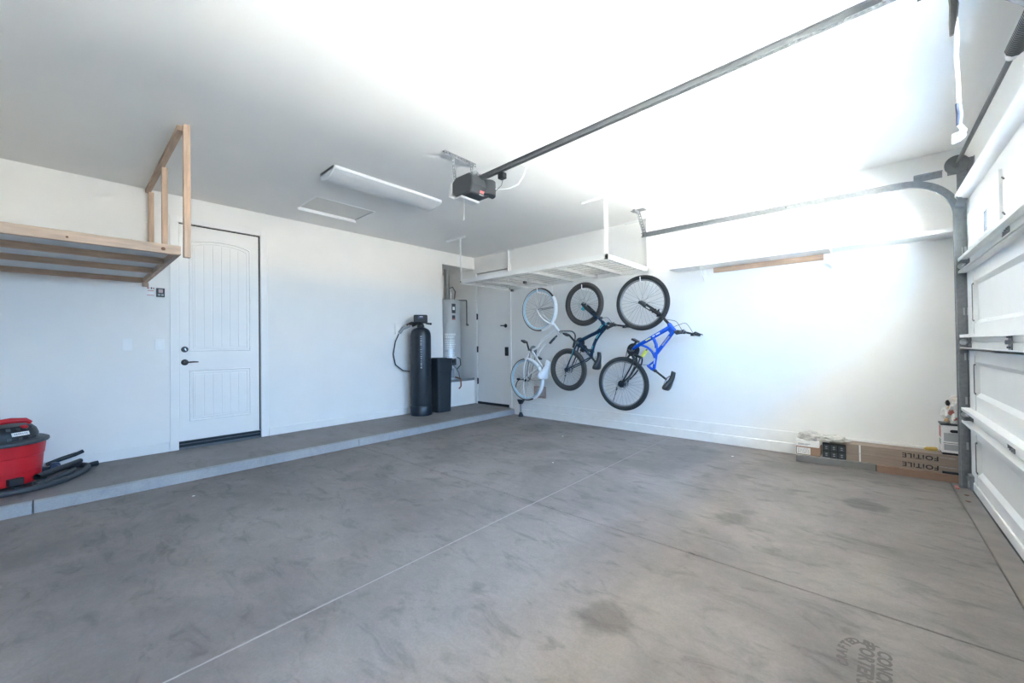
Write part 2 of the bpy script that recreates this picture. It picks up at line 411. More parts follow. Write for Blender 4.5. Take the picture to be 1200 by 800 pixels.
# floor: four slabs with control joints, on a base
fl = struct('floor', MB().box(-1.0, 6.95, YF - 0.12, 0.12, -0.25, -0.1), M['floor'])
JX, JY, g = 3.755, -2.897, 0.004
for (a, b, c, d) in [(0.95, JX - g, YF, JY - g), (0.95, JX - g, JY + g, 0.0), (JX + g, 6.205, YF, JY - g), (JX + g, 6.205, JY + g, 0.0)]:
    part('slab', MB().box(a, b, c, d, -0.1, 0.0), M['floor'], fl, bevel=0.004, smooth=0)
part('joint_filler', MB().box(JX - g, JX + g, YF, -0.02, -0.1, -0.0015), M['joint'], fl, 'pale control joint', smooth=0)
part('joint_filler', MB().box(0.95, 6.205, JY - g, JY + g, -0.1, -0.005), M['jointd'], fl, 'dark control joint', smooth=0)
part('apron', MB().box(6.212, 6.95, YF, 0.0, -0.1, -0.006), M['apron'], fl, 'tan concrete strip under the garage door', smooth=0, bevel=0.004)
# outside the garage door: pale driveway, street and gravel beyond
struct('driveway', MB().box(6.95, 14.0, -14.0, 8.0, -0.2, -0.02), mat('driveway_concrete', (0.52, 0.50, 0.47), 0.85, var=0.06, vscale=2))
struct('street', MB().box(14.0, 22.0, -60.0, 60.0, -0.2, -0.06), mat('asphalt', (0.16, 0.16, 0.16), 0.9, var=0.08, vscale=3))
struct('ground_outside', MB().box(6.95, 14.0, 8.0, 60.0, -0.2, -0.04).box(6.95, 14.0, -60.0, -14.0, -0.2, -0.04).box(22.0, 120.0, -80.0, 80.0, -0.2, -0.03), mat('desert_gravel', (0.17, 0.155, 0.14), 0.95, var=0.1, vscale=2))
# raised step along the left wall, with its curb edge painted paler for skylight
stp = struct('floor_step', MB().prism([(0, -0.1), (0, ST), (0.965, 0.090), (0.965, -0.1)], YF, 0.0, 'y').box(-0.9, 0.0, -0.787, 0, -0.1, ST).box(-0.12, 0, -4.475, -3.67, -0.1, ST).box(0.062, 0.898, 0, 0.12, -0.1, ST), M['step'])
for (a, b) in ((YF, -5.475), (-5.465, -2.903), (-2.895, -0.0)):
    part('curb', MB().prism([(0.965, -0.1), (0.965, 0.0895), (0.990, 0.088), (1.004, 0.078), (1.01, 0.0), (1.01, -0.1)], a, b, 'y'), M['curb'], stp, 'rounded curb edge with skylight painted into its paler tone', smooth=40)
# stem wall ledges along the back wall, base trim along the left wall
struct('baseboard_back', MB().box(1.13, XC, -0.035, 0, -0.02, 0.112).box(1.13, XC, -0.018, 0, 0.112, 0.235), M['stem'], bevel=0.006, smooth=30)
struct('baseboard_left', MB().box(0, 0.012, YF, -4.555, ST, ST + 0.10).box(0, 0.012, -3.585, -0.80, ST, ST + 0.10), M['drywall'], bevel=0.004, smooth=30)
# ------------------------------------------------------------------ entry door (door_1): arched upper panel and planked lower panel
d1 = thing('door_1', 'white two-panel entry door with arched planked upper panel and black lever', 'door', (0, -4.07, ST), kind='structure')
DL, DR, DB, DT = -4.462, -3.684, 0.193, 2.622
part('leaf', MB().box(-0.06, -0.022, DL, DR, DB, DT), M['door'], d1, smooth=0, bevel=0.002)
cas = MB()
cas.box(-0.1, 0.009, -4.545, -4.472, ST, 2.70).box(-0.1, 0.009, -3.668, -3.59, ST, 2.70).box(-0.1, 0.004, -4.545, -3.59, 2.634, 2.70)
part('casing', cas, M['door'], d1, smooth=0, bevel=0.003)
part('gap_shade', MB().box(-0.08, -0.03, DR, -3.667, DB, 2.634).box(-0.08, -0.03, -4.475, -3.667, DT, 2.634), M['gap'], d1, 'dark strip painted as shade in the gap by the leaf', smooth=0)  # shade of the door gap is put into the strip's colour
part('door_stop', MB().box(-0.08, -0.024, -4.475, DL, DB, 2.634), M['door'], d1, smooth=0)
th = part('threshold', MB().box(-0.09, -0.004, -4.470, -3.673, ST, 0.188), M['bronze'], d1, 'dark bronze threshold', smooth=0, bevel=0.004)
part('ridge', MB().box(-0.004, 0.001, -4.468, -3.675, 0.160, 0.166).box(-0.004, 0.003, -4.470, -3.673, ST, 0.128), M['dsteel'], th, smooth=0)
def arch(y, y0, y1, zs, rise):      # height of the arched top
    t = (y - (y0 + y1) / 2) / ((y1 - y0) / 2)
    return zs + rise * math.sqrt(max(0, 1 - t * t * 0.86)) - rise * math.sqrt(0.14)
def door_panel(z0, zs, rise, y0, y1):
    def loop(off):
        a0, a1 = y0 + off, y1 - off
        pts = [(a0, z0 + off), (a1, z0 + off)]
        for i in range(17):
            y = a1 + (a0 - a1) * i / 16
            pts.append((y, arch(y, a0, a1, zs - off, rise)))
        return pts
    for off, w, pr in ((0.0, 0.012, 0.006), (0.034, 0.007, 0.004)):
        L = loop(off)
        o2 = loop(off + w)
        v = [(-0.022, y, z) for (y, z) in L] + [(-0.022 + pr, (a[0] + b[0]) / 2, (a[1] + b[1]) / 2) for a, b in zip(L, o2)] + [(-0.022, y, z) for (y, z) in o2]
        n = len(L); f = []
        for i in range(n):
            j = (i + 1) % n
            f += [(i, j, n + j, n + i), (n + i, n + j, 2 * n + j, 2 * n + i)]
        part('moulding', MB().add(v, f), M['door'], d1, smooth=50)
    a0, a1 = y0 + 0.048, y1 - 0.048
    k = 6; w = (a1 - a0) / k
    for i in range(k):
        ya, yb = a0 + w * i + 0.0025, a0 + w * (i + 1) - 0.0025
        top = [(yb + (ya - yb) * q / 4, arch(yb + (ya - yb) * q / 4, a0, a1, zs - 0.055, rise)) for q in range(5)]
        part('plank', MB().prism([(ya, z0 + 0.05), (yb, z0 + 0.05)] + top, -0.023, -0.0175, 'x'), M['door'], d1, smooth=0, bevel=0.002)
door_panel(1.195, 2.43, 0.085, -4.375, -3.775)
door_panel(0.405, 0.985, 0.0, -4.375, -3.775)
db = part('deadbolt', MB().lathe([(0.030, 0), (0.033, 0.006), (0.030, 0.014), (0.018, 0.016), (0.0, 0.016)], (-0.022, -4.415, 1.217), 'x', 22), M['blackm'], d1, 'black round deadbolt')
part('thumb_turn', MB().obox((-0.002, -4.412, 1.217), (0.016, 0.010, 0.026), (0.4, 0, 0)), M['alu'], db)
lv = part('lever_rose', MB().lathe([(0.032, 0), (0.034, 0.006), (0.028, 0.014), (0.012, 0.018), (0.012, 0.045), (0, 0.045)], (-0.022, -4.415, 1.072), 'x', 22), M['blackm'], d1, 'black lever handle')
part('lever', MB().tube([(0.02, -4.415, 1.072), (0.022, -4.39, 1.073), (0.022, -4.34, 1.076), (0.018, -4.30, 1.074)], [0.009, 0.009, 0.008, 0.006], 8), M['blackm'], lv)

# ------------------------------------------------------------------ side door (door_2) in the back wall
d2 = thing('door_2', 'plain white side door with black hinges beside the white cruiser bicycle', 'door', (0.48, 0, ST), kind='structure')
part('leaf', MB().box(0.078, 0.882, 0.006, 0.046, 0.150, 2.590), M['door'], d2, smooth=0, bevel=0.002)
part('casing', MB().box(-0.012, 0.066, -0.016, 0.05, ST, 2.68).box(0.894, 0.955, -0.016, 0.05, ST, 2.68).box(0.066, 0.894, -0.016, 0.05, 2.612, 2.68), M['door'], d2, smooth=0, bevel=0.003)
part('gap_shade', MB().box(0.062, 0.078, 0.02, 0.06, ST, 2.612).box(0.882, 0.898, 0.02, 0.06, ST, 2.612).box(0.062, 0.898, 0.02, 0.06, 2.590, 2.612), M['gapg'], d2, smooth=0)  # grey strips painted as the faint shade in the gap
part('door_sweep', MB().box(0.066, 0.894, -0.004, 0.05, ST, 0.150), M['bronze'], d2, 'dark bottom sweep', smooth=0)
for z in (1.78, 1.15, 0.54):
    part('hinge', MB().box(0.060, 0.088, -0.006, 0.006, z - 0.055, z + 0.055).lathe([(0, -0.06), (0.008, -0.06), (0.008, 0.06), (0, 0.06)], (0.072, -0.010, z), 'z', 10), M['black'], d2, 'black hinge')
kn = part('deadbolt', MB().lathe([(0.034, 0), (0.036, -0.008), (0.026, -0.022), (0, -0.024)], (0.815, 0.006, 1.575), 'y', 20), M['blackm'], d2, 'black deadbolt with turned lever')
part('thumb_turn', MB().beam((0.815, -0.03, 1.575), (0.72, -0.035, 1.58), 0.012, 0.022), M['dgrey'], kn)
part('lock_plate', MB().box(0.795, 0.878, -0.012, 0.006, 1.03, 1.19), M['black'], d2, 'black rectangular lock plate', bevel=0.006)

# ------------------------------------------------------------------ garage door (door_3): four ribbed sections
DX = 6.315
d3 = thing('door_3', 'white sectional garage door with four windows in its top section', 'garage door', (DX, -2.89, 0), kind='structure')
Y0, Y1 = -5.33, -0.45
zs = [0.012, 0.61, 1.20, 1.82, 2.452]
def section(i):
    z0, z1 = zs[i], zs[i + 1]
    pr = [(DX + 0.0545, z0), (DX + 0.0545, z1), (DX + 0.006, z1), (DX, z1 - 0.004)]
    if i < 3:
        a, b = z0 + 0.20 - (0.03 if i == 2 else 0), z1 - 0.18
        if i == 0: a, b = z0 + 0.19, z1 - 0.19
        pr += [(DX, b + 0.028), (DX + 0.022, b), (DX + 0.022, a), (DX, a - 0.028)]
        pr += [(DX, z0 + 0.004), (DX + 0.006, z0)]
        s = part('section', MB().prism(pr, Y0, Y1, 'y'), M['gdoor'], d3, smooth=0)
        # end cap that closes the recess, with the dark seam the photo shows
        part('end_stile', MB().box(DX - 0.006, DX + 0.03, Y1 - 0.21, Y1, z0 + 0.05, z1 - 0.05), M['gdoor'], s, smooth=0, bevel=0.002)
        part('seam', MB().box(DX - 0.010, DX - 0.0065, Y1 - 0.214, Y1 - 0.196, a - 0.005, b + 0.005).box(DX - 0.008, DX - 0.002, Y1 - 0.23, Y1 - 0.205, b, b + 0.012).box(DX - 0.008, DX - 0.002, Y1 - 0.23, Y1 - 0.205, a - 0.012, a), M['dsteel'], s, smooth=0)
    else:
        mb = MB()
        for (ya, yb, za, zb) in cells((Y0, z0), (Y1, z1), None, [(yc - 0.455, yc + 0.455, 1.922, 2.213) for yc in WIN_Y]):
            mb.box(DX, DX + 0.0545, ya, yb, za, zb)
        s = part('section', mb, M['gdoor'], d3, 'section with a row of windows', smooth=0)
        for yc in WIN_Y:
            f = MB()
            for (ya, yb, za, zb) in cells((yc - 0.49, 1.895), (yc + 0.49, 2.238), None, [(yc - 0.435, yc + 0.435, 1.945, 2.19)]):
                f.box(DX - 0.016, DX + 0.002, ya, yb, za, zb)
            part('window_frame', f, M['plastic_w'], s, smooth=0, bevel=0.003)
            part('pane', MB().box(DX + 0.020, DX + 0.024, yc - 0.456, yc + 0.456, 1.921, 2.214), M['glass'], s, smooth=0)
            for (dy, zz) in ((-0.50, 2.17), (-0.50, 1.96)):
                part('frame_clip', MB().beam((DX - 0.004, yc + dy - 0.004, zz + 0.014), (DX - 0.004, yc + dy - 0.05, zz - 0.010), 0.006, 0.006), M['dsteel'], s)
    # strengthening lips along the section joints
    L = MB()
    if i > 0: L.box(DX - 0.055, DX, Y0 + 0.02, Y1 - 0.005, z0 + 0.048, z0 + 0.060).box(DX - 0.055, DX - 0.049, Y0 + 0.02, Y1 - 0.005, z0 + 0.036, z0 + 0.060)
    if i < 3: L.box(DX - 0.055, DX, Y0 + 0.02, Y1 - 0.005, z1 - 0.060, z1 - 0.048).box(DX - 0.055, DX - 0.049, Y0 + 0.02, Y1 - 0.005, z1 - 0.060, z1 - 0.042)
    part('joint_lip', L, M['gdoor'], s, smooth=0, bevel=0.001)
    return s
secs = [section(i) for i in range(4)]
part('bottom_rail', MB().box(DX - 0.012, DX, Y0, Y1, 0.03, 0.095), M['gdoor'], secs[0], smooth=0, bevel=0.004)
part('bottom_seal', MB().box(DX - 0.004, DX + 0.05, Y0, Y1, 0.0, 0.016), M['black'], secs[0], 'black rubber bottom seal', smooth=0)
# rounded operator strut across the top of the door
pr = [(DX - 0.0, 2.335)] + [(DX - 0.012 - 0.056 * math.sin(PI * q / 12) ** 0.8, 2.335 + 0.105 * q / 12) for q in range(1, 12)] + [(DX, 2.44)]
stt = part('top_strut', MB().prism(pr, Y0 + 0.02, Y1 - 0.03, 'y'), M['gdoor'], secs[3], 'rounded white strut along the top edge', smooth=50)
# hinges at every joint
def hinge(y, z, par):
    mb = MB()
    mb.box(DX - 0.006, DX, y - 0.032, y + 0.032, z + 0.006, z + 0.045).box(DX - 0.006, DX, y - 0.032, y + 0.032, z - 0.045, z - 0.006)
    mb.lathe([(0, -0.034), (0.009, -0.034), (0.009, 0.034), (0, 0.034)], (DX - 0.012, y, z), 'y', 10)
    for (a, b) in ((-0.02, 0.03), (0.02, 0.03), (-0.02, -0.03), (0.02, -0.03)):
        mb.lathe([(0, -0.014), (0.006, -0.014), (0.006, -0.004), (0, -0.004)], (DX, y + a, z + b), 'x', 6)
    mb.box(DX - 0.03, DX - 0.006, y - 0.05, y - 0.036, z - 0.012, z + 0.012)
    part('hinge', mb, M['steel'], par)
for i in (1, 2, 3):
    for y in (-0.50, -1.69, -2.89, -4.09, -5.28):
        hinge(y, zs[i], secs[i - 1])
    for y in (-0.47,):
        mb = MB().tube([(DX - 0.03, y - 0.09, zs[i]), (DX - 0.03, y + 0.035, zs[i])], 0.0055, 8).lathe([(0.022, -0.010), (0.024, 0), (0.022, 0.010), (0, 0.010)], (DX - 0.03, y + 0.045, zs[i]), 'y', 16)
        part('roller', mb, M['alu'], secs[i - 1])
tb = MB().obox((DX - 0.035, -0.53, 2.33), (0.05, 0.07, 0.10), (0, 0.3, 0)).tube([(DX - 0.045, -0.58, 2.345), (DX - 0.045, -0.44, 2.345)], 0.006, 8).ball((DX - 0.045, -0.53, 2.365), 0.022)
part('top_fixture', tb, M['steel'], secs[3])
part('bottom_bracket', MB().box(DX - 0.03, DX - 0.002, -0.56, -0.46, 0.03, 0.14).tube([(DX - 0.03, -0.52, 0.10), (DX - 0.03, -0.40, 0.10)], 0.0055, 8), M['steel'], secs[0])
# ------------------------------------------------------------------ track beside and behind the garage door
trk = thing('door_track', 'galvanised garage door track curving from the door jamb along the back wall', 'door track', (6.30, -0.40, 0))
ty = -0.405
path = [(6.285, ty, 0.02), (6.280, ty, 1.2), (6.272, ty, 2.24)]
R_ = 0.335
for q in range(1, 15):
    a = (PI / 2) * q / 14
    path.append((6.272 - R_ * (1 - math.cos(a)), ty, 2.24 + R_ * math.sin(a)))
path += [(5.5, ty, 2.583), (4.5, ty, 2.592), (3.572, ty, 2.597)]
def cprof(h, w, t=0.0025, lip=0.010):
    return [(-h, 0), (h, 0), (h, -w), (h - lip, -w), (h - lip, -w + t), (h - t, -w + t), (h - t, -t), (-h + t, -t), (-h + t, -w + t), (-h + lip, -w + t), (-h + lip, -w), (-h, -w)]
part('upright_track', MB().sweep([(a, -b) for a, b in cprof(0.027, 0.024)], path[:3], (0, -1, 0)), M['steel'], trk, smooth=30)
part('curved_track', MB().sweep([(a, -b) for a, b in cprof(0.027, 0.024)], path[2:17], (0, -1, 0)), M['steel'], trk, smooth=30)
part('horizontal_track', MB().sweep([(a, -b) for a, b in cprof(0.027, 0.024)], path[16:], (0, -1, 0)), M['steel'], trk, smooth=30)
part('jamb_angle', MB().box(6.245, 6.368, ty + 0.008, ty + 0.011, 0.0, 2.30).box(6.365, 6.369, ty + 0.008, ty + 0.035, 0.0, 2.30), M['steel'], trk, smooth=0)
for z in (0.35, 0.72, 1.08, 1.45, 1.95):
    part('jamb_bracket', MB().box(6.29, 6.368, ty - 0.004, ty + 0.008, z - 0.03, z + 0.03).lathe([(0, -0.018), (0.009, -0.018), (0.009, -0.006), (0, -0.006)], (6.335, ty, z), 'y', 6), M['alu'], trk, smooth=0)
fl_ = part('flag_bracket', MB().box(6.02, 6.19, ty + 0.004, ty + 0.008, 2.585, 2.64).box(6.02, 6.19, ty - 0.03, ty + 0.008, 2.632, 2.637).box(6.27, 6.368, ty + 0.002, ty + 0.006, 2.30, 2.60), M['steel'], trk, smooth=0)
# perforated hanger from the ceiling
def perforated(a, b, w, n, thick=0.003, side=(0, 1, 0)):
    """flat strap from a to b with real punched slots"""
    a = Vector(a); b = Vector(b); t = (b - a).normalized(); sd = Vector(side); nr = t.cross(sd).normalized()
    L = (b - a).length; mb = MB(); p = L / n
    def blk(u0, u1, s0, s1):
        v = [a + t * u + sd * s_ + nr * z for z in (-thick / 2, thick / 2) for s_ in (s0, s1) for u in (u0, u1)]
        mb.add(v, [(0, 2, 3, 1), (4, 5, 7, 6), (0, 1, 5, 4), (2, 6, 7, 3), (0, 4, 6, 2), (1, 3, 7, 5)])
    blk(0, L, -w / 2, -w / 2 + w * 0.3); blk(0, L, w / 2 - w * 0.3, w / 2)
    for i in range(n + 1):
        u = i * p; blk(max(0, u - p * 0.2), min(L, u + p * 0.2), -w * 0.2, w * 0.2)
    return mb
hg = perforated((3.505, ty, 2.925), (3.590, ty, 2.60), 0.040, 9, side=(0, 1, 0))
k2 = perforated((3.505, ty, 2.925), (3.590, ty, 2.60), 0.034, 9, side=(0.97, 0, 0.25)); hg.add([(p[0] + 0.017, p[1] + 0.018, p[2]) for p in k2.v], k2.f)
part('hanger_strap', hg, M['steel'], trk, 'perforated steel hanger', smooth=0)
part('ceiling_plate', MB().box(3.45, 3.62, ty - 0.06, ty + 0.03, CE - 0.006, CE).box(3.50, 3.53, ty - 0.11, ty + 0.05, CE - 0.03, CE - 0.006), M['steel'], trk, smooth=0)
for bx, bz in ((5.1, 2.588), (4.3, 2.592), (3.60, 2.596)):
    part('track_bolt', MB().lathe([(0, -0.02), (0.008, -0.02), (0.008, 0), (0, 0)], (bx, ty, bz), 'y', 6), M['dsteel'], trk)
# ------------------------------------------------------------------ torsion bar, drum and spring over the door
RX, RZ = 6.270, 2.662
tor = thing('torsion_shaft', 'steel torsion shaft with cable drum and dark spring above the garage door', 'spring shaft', (RX, -2.89, RZ))
part('shaft', MB().tube([(RX, -5.40, RZ), (RX, -0.375, RZ)], 0.0127, 12), M['shaft'], tor)
for (y, sgn) in ((-0.425, 1), (-5.36, -1)):
    part('cable_drum', MB().lathe([(0.0, -0.035), (0.030, -0.035), (0.030, -0.020), (0.055, -0.018), (0.072, -0.014), (0.072, -0.006), (0.060, -0.003), (0.060, 0.020), (0.068, 0.024), (0.068, 0.030), (0.0, 0.030)], (RX, y, RZ), 'y', 30), M['dsteel'], tor)
    part('bearing_plate', MB().box(RX - 0.05, XC - 0.001, y + sgn * 0.038, y + sgn * 0.042, RZ - 0.07, RZ + 0.05).box(XC - 0.004, XC - 0.001, y + sgn * 0.012, y + sgn * 0.042, RZ - 0.07, RZ + 0.05), M['steel'], tor, smooth=0)
    part('lift_cable', MB().tube([(RX + 0.06, y, RZ), (DX - 0.01, y - sgn * 0.005, 1.4), (DX - 0.012, y - sgn * 0.01, 0.10)], 0.0016, 6), M['dsteel'], tor)
for (ya, yb, sg) in ((-2.86, -2.16, 1), (-2.92, -3.62, -1)):
    turns = 44; hp = [(RX + 0.030 * math.cos(2 * PI * q / 10), ya + (yb - ya) * q / (turns * 10), RZ + 0.030 * math.sin(2 * PI * q / 10)) for q in range(turns * 10 + 1)]
    part('torsion_spring', MB().tube(hp, 0.0078, 5), M['blackm'], tor, 'dark coil spring', smooth=60)
    part('winding_cone', MB().lathe([(0.013, 0), (0.030, 0), (0.030, sg * 0.03), (0.022, sg * 0.05), (0.022, sg * 0.07), (0.013, sg * 0.07)], (RX, yb, RZ), 'y', 16), M['alu'], tor)
part('center_bracket', MB().box(RX - 0.04, XC - 0.001, -2.893, -2.887, RZ - 0.06, RZ + 0.06).box(XC - 0.005, XC - 0.001, -2.93, -2.85, RZ - 0.12, RZ + 0.12), M['steel'], tor, smooth=0)

# ------------------------------------------------------------------ belt opener with its rail
op = thing('garage_door_opener', 'dark grey garage door opener with long steel rail under the ceiling', 'door opener', (3.12, -2.9, CE))
oy = -2.90
rail_pts = [(3.10, oy, 2.668), (6.22, oy, 2.733)]
rl = part('rail', MB().sweep([(0.024, -0.017), (0.024, 0.017), (0.020, 0.017), (0.020, 0.003), (-0.010, 0.003), (-0.010, 0.017), (-0.016, 0.017), (-0.016, -0.017), (-0.010, -0.017), (-0.010, -0.003), (0.020, -0.003), (0.020, -0.017)], rail_pts, (0, -1, 0)), M['rail'], op, 'long dark steel rail', smooth=0)
bl = MB()
for q in range(96):
    t = 0.28 + 0.70 * q / 96
    x = 3.10 + 3.2 * t; z = 2.668 + 0.067 * t
    bl.box(x, x + 0.012, oy - 0.009, oy + 0.009, z - 0.020, z - 0.012)
bl.beam((3.25, oy, 2.655), (6.20, oy, 2.719), 0.012, 0.003)
part('belt', bl, M['dsteel'], rl, 'toothed drive belt', smooth=0, kind='stuff')
# motor head: faceted housing with a round-nosed right side
hs = [(2.98, 2.560), (2.98, 2.655), (3.03, 2.690), (3.20, 2.690), (3.235, 2.655), (3.25, 2.58), (3.215, 2.520), (3.03, 2.520)]
part('motor_housing', MB().prism(hs, -3.035, -2.815, 'y'), M['dgrey'], op, smooth=25, bevel=0.012)
nose = [(0.0, -0.085)] + [(0.075 * math.cos(a), 0.085 * math.sin(a)) for a in [(-PI / 2 + PI * q / 12) for q in range(1, 12)]] + [(0.0, 0.085)]
part('motor_nose', MB().prism([(3.14 + 0.05 + p * 1.2, -2.815 + q * 0.9) for p, q in [(x_, y_) for x_, y_ in nose]], 2.535, 2.665, 'z'), M['dgrey'], op, smooth=40, bevel=0.008)
part('light_lens', MB().prism([(2.955, 2.535), (2.955, 2.640), (2.985, 2.655), (2.985, 2.54), (3.04, 2.512), (3.12, 2.512), (3.10, 2.500), (3.02, 2.500)], -3.045, -2.83, 'y'), M['lens'], op, 'translucent light lens', smooth=25)
part('badge', MB().obox((3.228, -2.905, 2.545), (0.003, 0.055, 0.022), (0, 0.52, 0)), M['reddot'], op, 'small coral badge')
part('badge', MB().obox((3.2165, -2.905, 2.524), (0.003, 0.052, 0.010), (0, 0.52, 0)), M['mgrey'], op, 'small grey badge')
part('sprocket_cover', MB().box(3.08, 3.20, oy - 0.035, oy + 0.035, 2.690, 2.712).lathe([(0, 0), (0.035, 0), (0.035, 0.035), (0.028, 0.042), (0, 0.042)], (3.13, oy, 2.712), 'z', 18), M['steel'], op)
part('capacitor', MB().lathe([(0, 0), (0.022, 0), (0.022, 0.06), (0.018, 0.066), (0, 0.066)], (3.06, -2.86, 2.69), 'z', 14).lathe([(0, 0), (0.020, 0), (0.020, 0.05), (0, 0.054)], (3.10, -2.83, 2.69), 'z', 14), M['black'], op)
br = MB()
for src in (perforated((2.965, -3.11, CE - 0.004), (2.965, -2.74, CE - 0.004), 0.036, 11, side=(1, 0, 0)),
            perforated((2.983, -3.11, CE - 0.02), (2.983, -2.74, CE - 0.02), 0.034, 11, side=(0, 0, 1)),
            perforated((2.985, -3.030, CE - 0.02), (3.02, -3.030, 2.672), 0.034, 7, side=(0, 1, 0)),
            perforated((2.985, -2.800, CE - 0.02), (3.02, -2.820, 2.672), 0.034, 7, side=(0, 1, 0))):
    br.add(src.v, src.f)
part('mounting_angle', br, M['steel'], op, 'perforated mounting angle', smooth=0)
part('junction_box', MB().box(3.40, 3.46, oy + 0.01, oy + 0.06, 2.615, 2.665), M['black'], op, bevel=0.005)
part('wire', MB().tube([(3.245, -2.80, 2.60), (3.30, -2.75, 2.595), (3.36, -2.70, 2.60), (3.43, -2.66, 2.63), (3.48, -2.64, 2.70), (3.52, -2.65, 2.76), (3.46, -2.70, 2.80), (3.42, -2.78, 2.80)], 0.006, 8), M['rope'], op, 'white wire loop')
part('wire', MB().tube([(3.43, oy + 0.05, 2.63), (3.36, -2.80, 2.60), (3.25, -2.79, 2.56)], 0.003, 6), M['dsteel'], op)
part('antenna', MB().tube([(3.09, -2.99, 2.50), (3.09, -2.99, 2.42), (3.085, -2.985, 2.34), (3.095, -3.0, 2.31)], 0.0022, 6), M['mgrey'], op, 'thin hanging antenna wire')
tr = part('trolley', MB().box(5.88, 6.02, oy - 0.03, oy + 0.03, 2.672, 2.705), M['black'], op)
part('door_arm', MB().beam((6.0, oy, 2.68), (6.235, oy, 2.40), 0.032, 0.004).beam((6.02, oy + 0.006, 2.655), (6.24, oy + 0.006, 2.39), 0.032, 0.004), M['steel'], op, smooth=0)
# emergency release rope hangs from the trolley
rc = thing('release_rope', 'white release rope hanging from the opener rail, knotted at its end', 'rope', (5.985, oy, 2.672))
part('cord', MB().tube([(5.985, oy, 2.671), (5.984, oy, 2.55), (5.988, oy, 2.45), (5.984, oy, 2.36), (5.988, oy, 2.27), (5.989, oy, 2.18), (5.988, oy, 2.08)], 0.0065, 8), M['rope'], rc)
part('sleeve', MB().tube([(5.975, oy, 2.66), (5.982, oy, 2.58), (5.978, oy, 2.51), (5.973, oy, 2.46)], [0.011, 0.014, 0.012, 0.006], 8), M['black'], rc, 'black sleeve near the top')
part('tape_wrap', MB().tube([(5.987, oy, 2.175), (5.990, oy, 2.13), (5.988, oy, 2.085)], [0.009, 0.010, 0.008], 8), M['tape'], rc, 'dark blue tape wrap')
kb = MB().tube([(5.990, oy, 2.085), (5.999, oy - 0.008, 2.06), (5.990, oy - 0.012, 2.035), (5.976, oy, 2.03), (5.978, oy + 0.010, 2.052), (5.995, oy + 0.006, 2.058), (5.998, oy - 0.006, 2.04), (5.982, oy - 0.010, 2.022), (5.968, oy - 0.004, 2.016)], [0.008, 0.010, 0.011, 0.011, 0.011, 0.010, 0.010, 0.008, 0.005], 8)
part('knot', kb, M['rope'], rc)
# ------------------------------------------------------------------ attic hatch
ah = thing('attic_hatch', 'square beige attic hatch panel set into the ceiling behind the light fixture', 'hatch', (0.815, -3.06, CE))
part('hatch_panel', MB().box(HX0 - 0.02, HX1 + 0.02, HY0 - 0.02, HY1 + 0.02, CE + 0.008, CE + 0.02), M['hatch'], ah, smooth=0)
part('hatch_frame', MB().box(HX0 - 0.018, HX0 + 0.010, HY0 - 0.015, HY1 + 0.015, CE - 0.030, CE + 0.010).box(HX1, HX1 + 0.015, HY0 - 0.015, HY1 + 0.015, CE - 0.004, CE + 0.026)
     .box(HX0, HX1, HY0 - 0.015, HY0, CE - 0.004, CE + 0.026).box(HX0, HX1, HY1, HY1 + 0.015, CE - 0.004, CE + 0.026), M['white'], ah, smooth=0)

# ------------------------------------------------------------------ fluorescent wrap fixture
lf = thing('ceiling_light', 'long white wraparound fluorescent ceiling light beside the attic hatch', 'ceiling light', (1.945, -3.03, CE))
LX0, LX1, LY0, LY1 = 1.71, 2.01, -3.64, -2.38
part('housing', MB().box(LX0 + 0.01, LX1 - 0.01, LY0, LY1, CE - 0.03, CE - 0.001).box(LX1 - 0.012, LX1 + 0.003, LY0, LY1, CE - 0.030, CE - 0.001), M['white'], lf, smooth=0, bevel=0.003)
part('diffuser', MB().prism([(LX0, CE - 0.028), (LX0 + 0.012, CE - 0.055), (LX0 + 0.05, CE - 0.078), (LX0 + 0.12, CE - 0.084), (LX1 - 0.10, CE - 0.074), (LX1 - 0.03, CE - 0.046), (LX1 - 0.006, CE - 0.028)], LY0 + 0.012, LY1 - 0.012, 'y'), M['lens'], lf, 'unlit frosted diffuser', smooth=50)
for y in (LY0, LY1 - 0.012):
    part('end_cap', MB().prism([(LX0 - 0.003, CE - 0.004), (LX0 + 0.008, CE - 0.058), (LX0 + 0.05, CE - 0.083), (LX0 + 0.12, CE - 0.088), (LX1 - 0.09, CE - 0.078), (LX1 + 0.003, CE - 0.036), (LX1 + 0.003, CE - 0.004)], y, y + 0.012, 'y'), M['white'], lf, smooth=0)

# ------------------------------------------------------------------ wooden storage loft on the left wall
lo_ = thing('storage_loft', 'wooden storage loft with white deck hung beside the entry door', 'loft', (0.93, -5.8, 1.93))
YE = -7.0 + 0.75
part('front_beam', MB().box(1.822, 1.862, YE, -4.728, 1.925, 1.992), M['wood'], lo_, smooth=0, bevel=0.003)
for x in (1.345, 0.765):
    part('joist', MB().box(x - 0.02, x + 0.02, YE, -4.768, 1.925, 1.985), M['wood'], lo_, smooth=0, bevel=0.003)
part('ledger', MB().box(0.001, 0.045, YE, -4.768, 1.925, 1.985), M['wood'], lo_, smooth=0, bevel=0.003)
part('end_beam', MB().box(0.001, 1.820, -4.764, -4.728, 1.925, 1.985), M['woodx'], lo_, smooth=0, bevel=0.003)
part('deck', MB().box(0.001, 1.815, YE, -4.730, 1.972, 1.984), M['deck'], lo_, 'thin plywood deck painted white', smooth=0)
for i, (x, w, y, zb) in enumerate(((1.838, 0.044, -4.690, 1.915), (0.905, 0.040, -4.700, 2.003), (0.045, 0.040, -4.700, 2.003))):
    part('post', MB().box(x - w / 2, x + w / 2, y - 0.021, y + 0.021, zb, CE - (0.001 if i == 0 else 0.042)), M['woodv'], lo_, smooth=0, bevel=0.003)
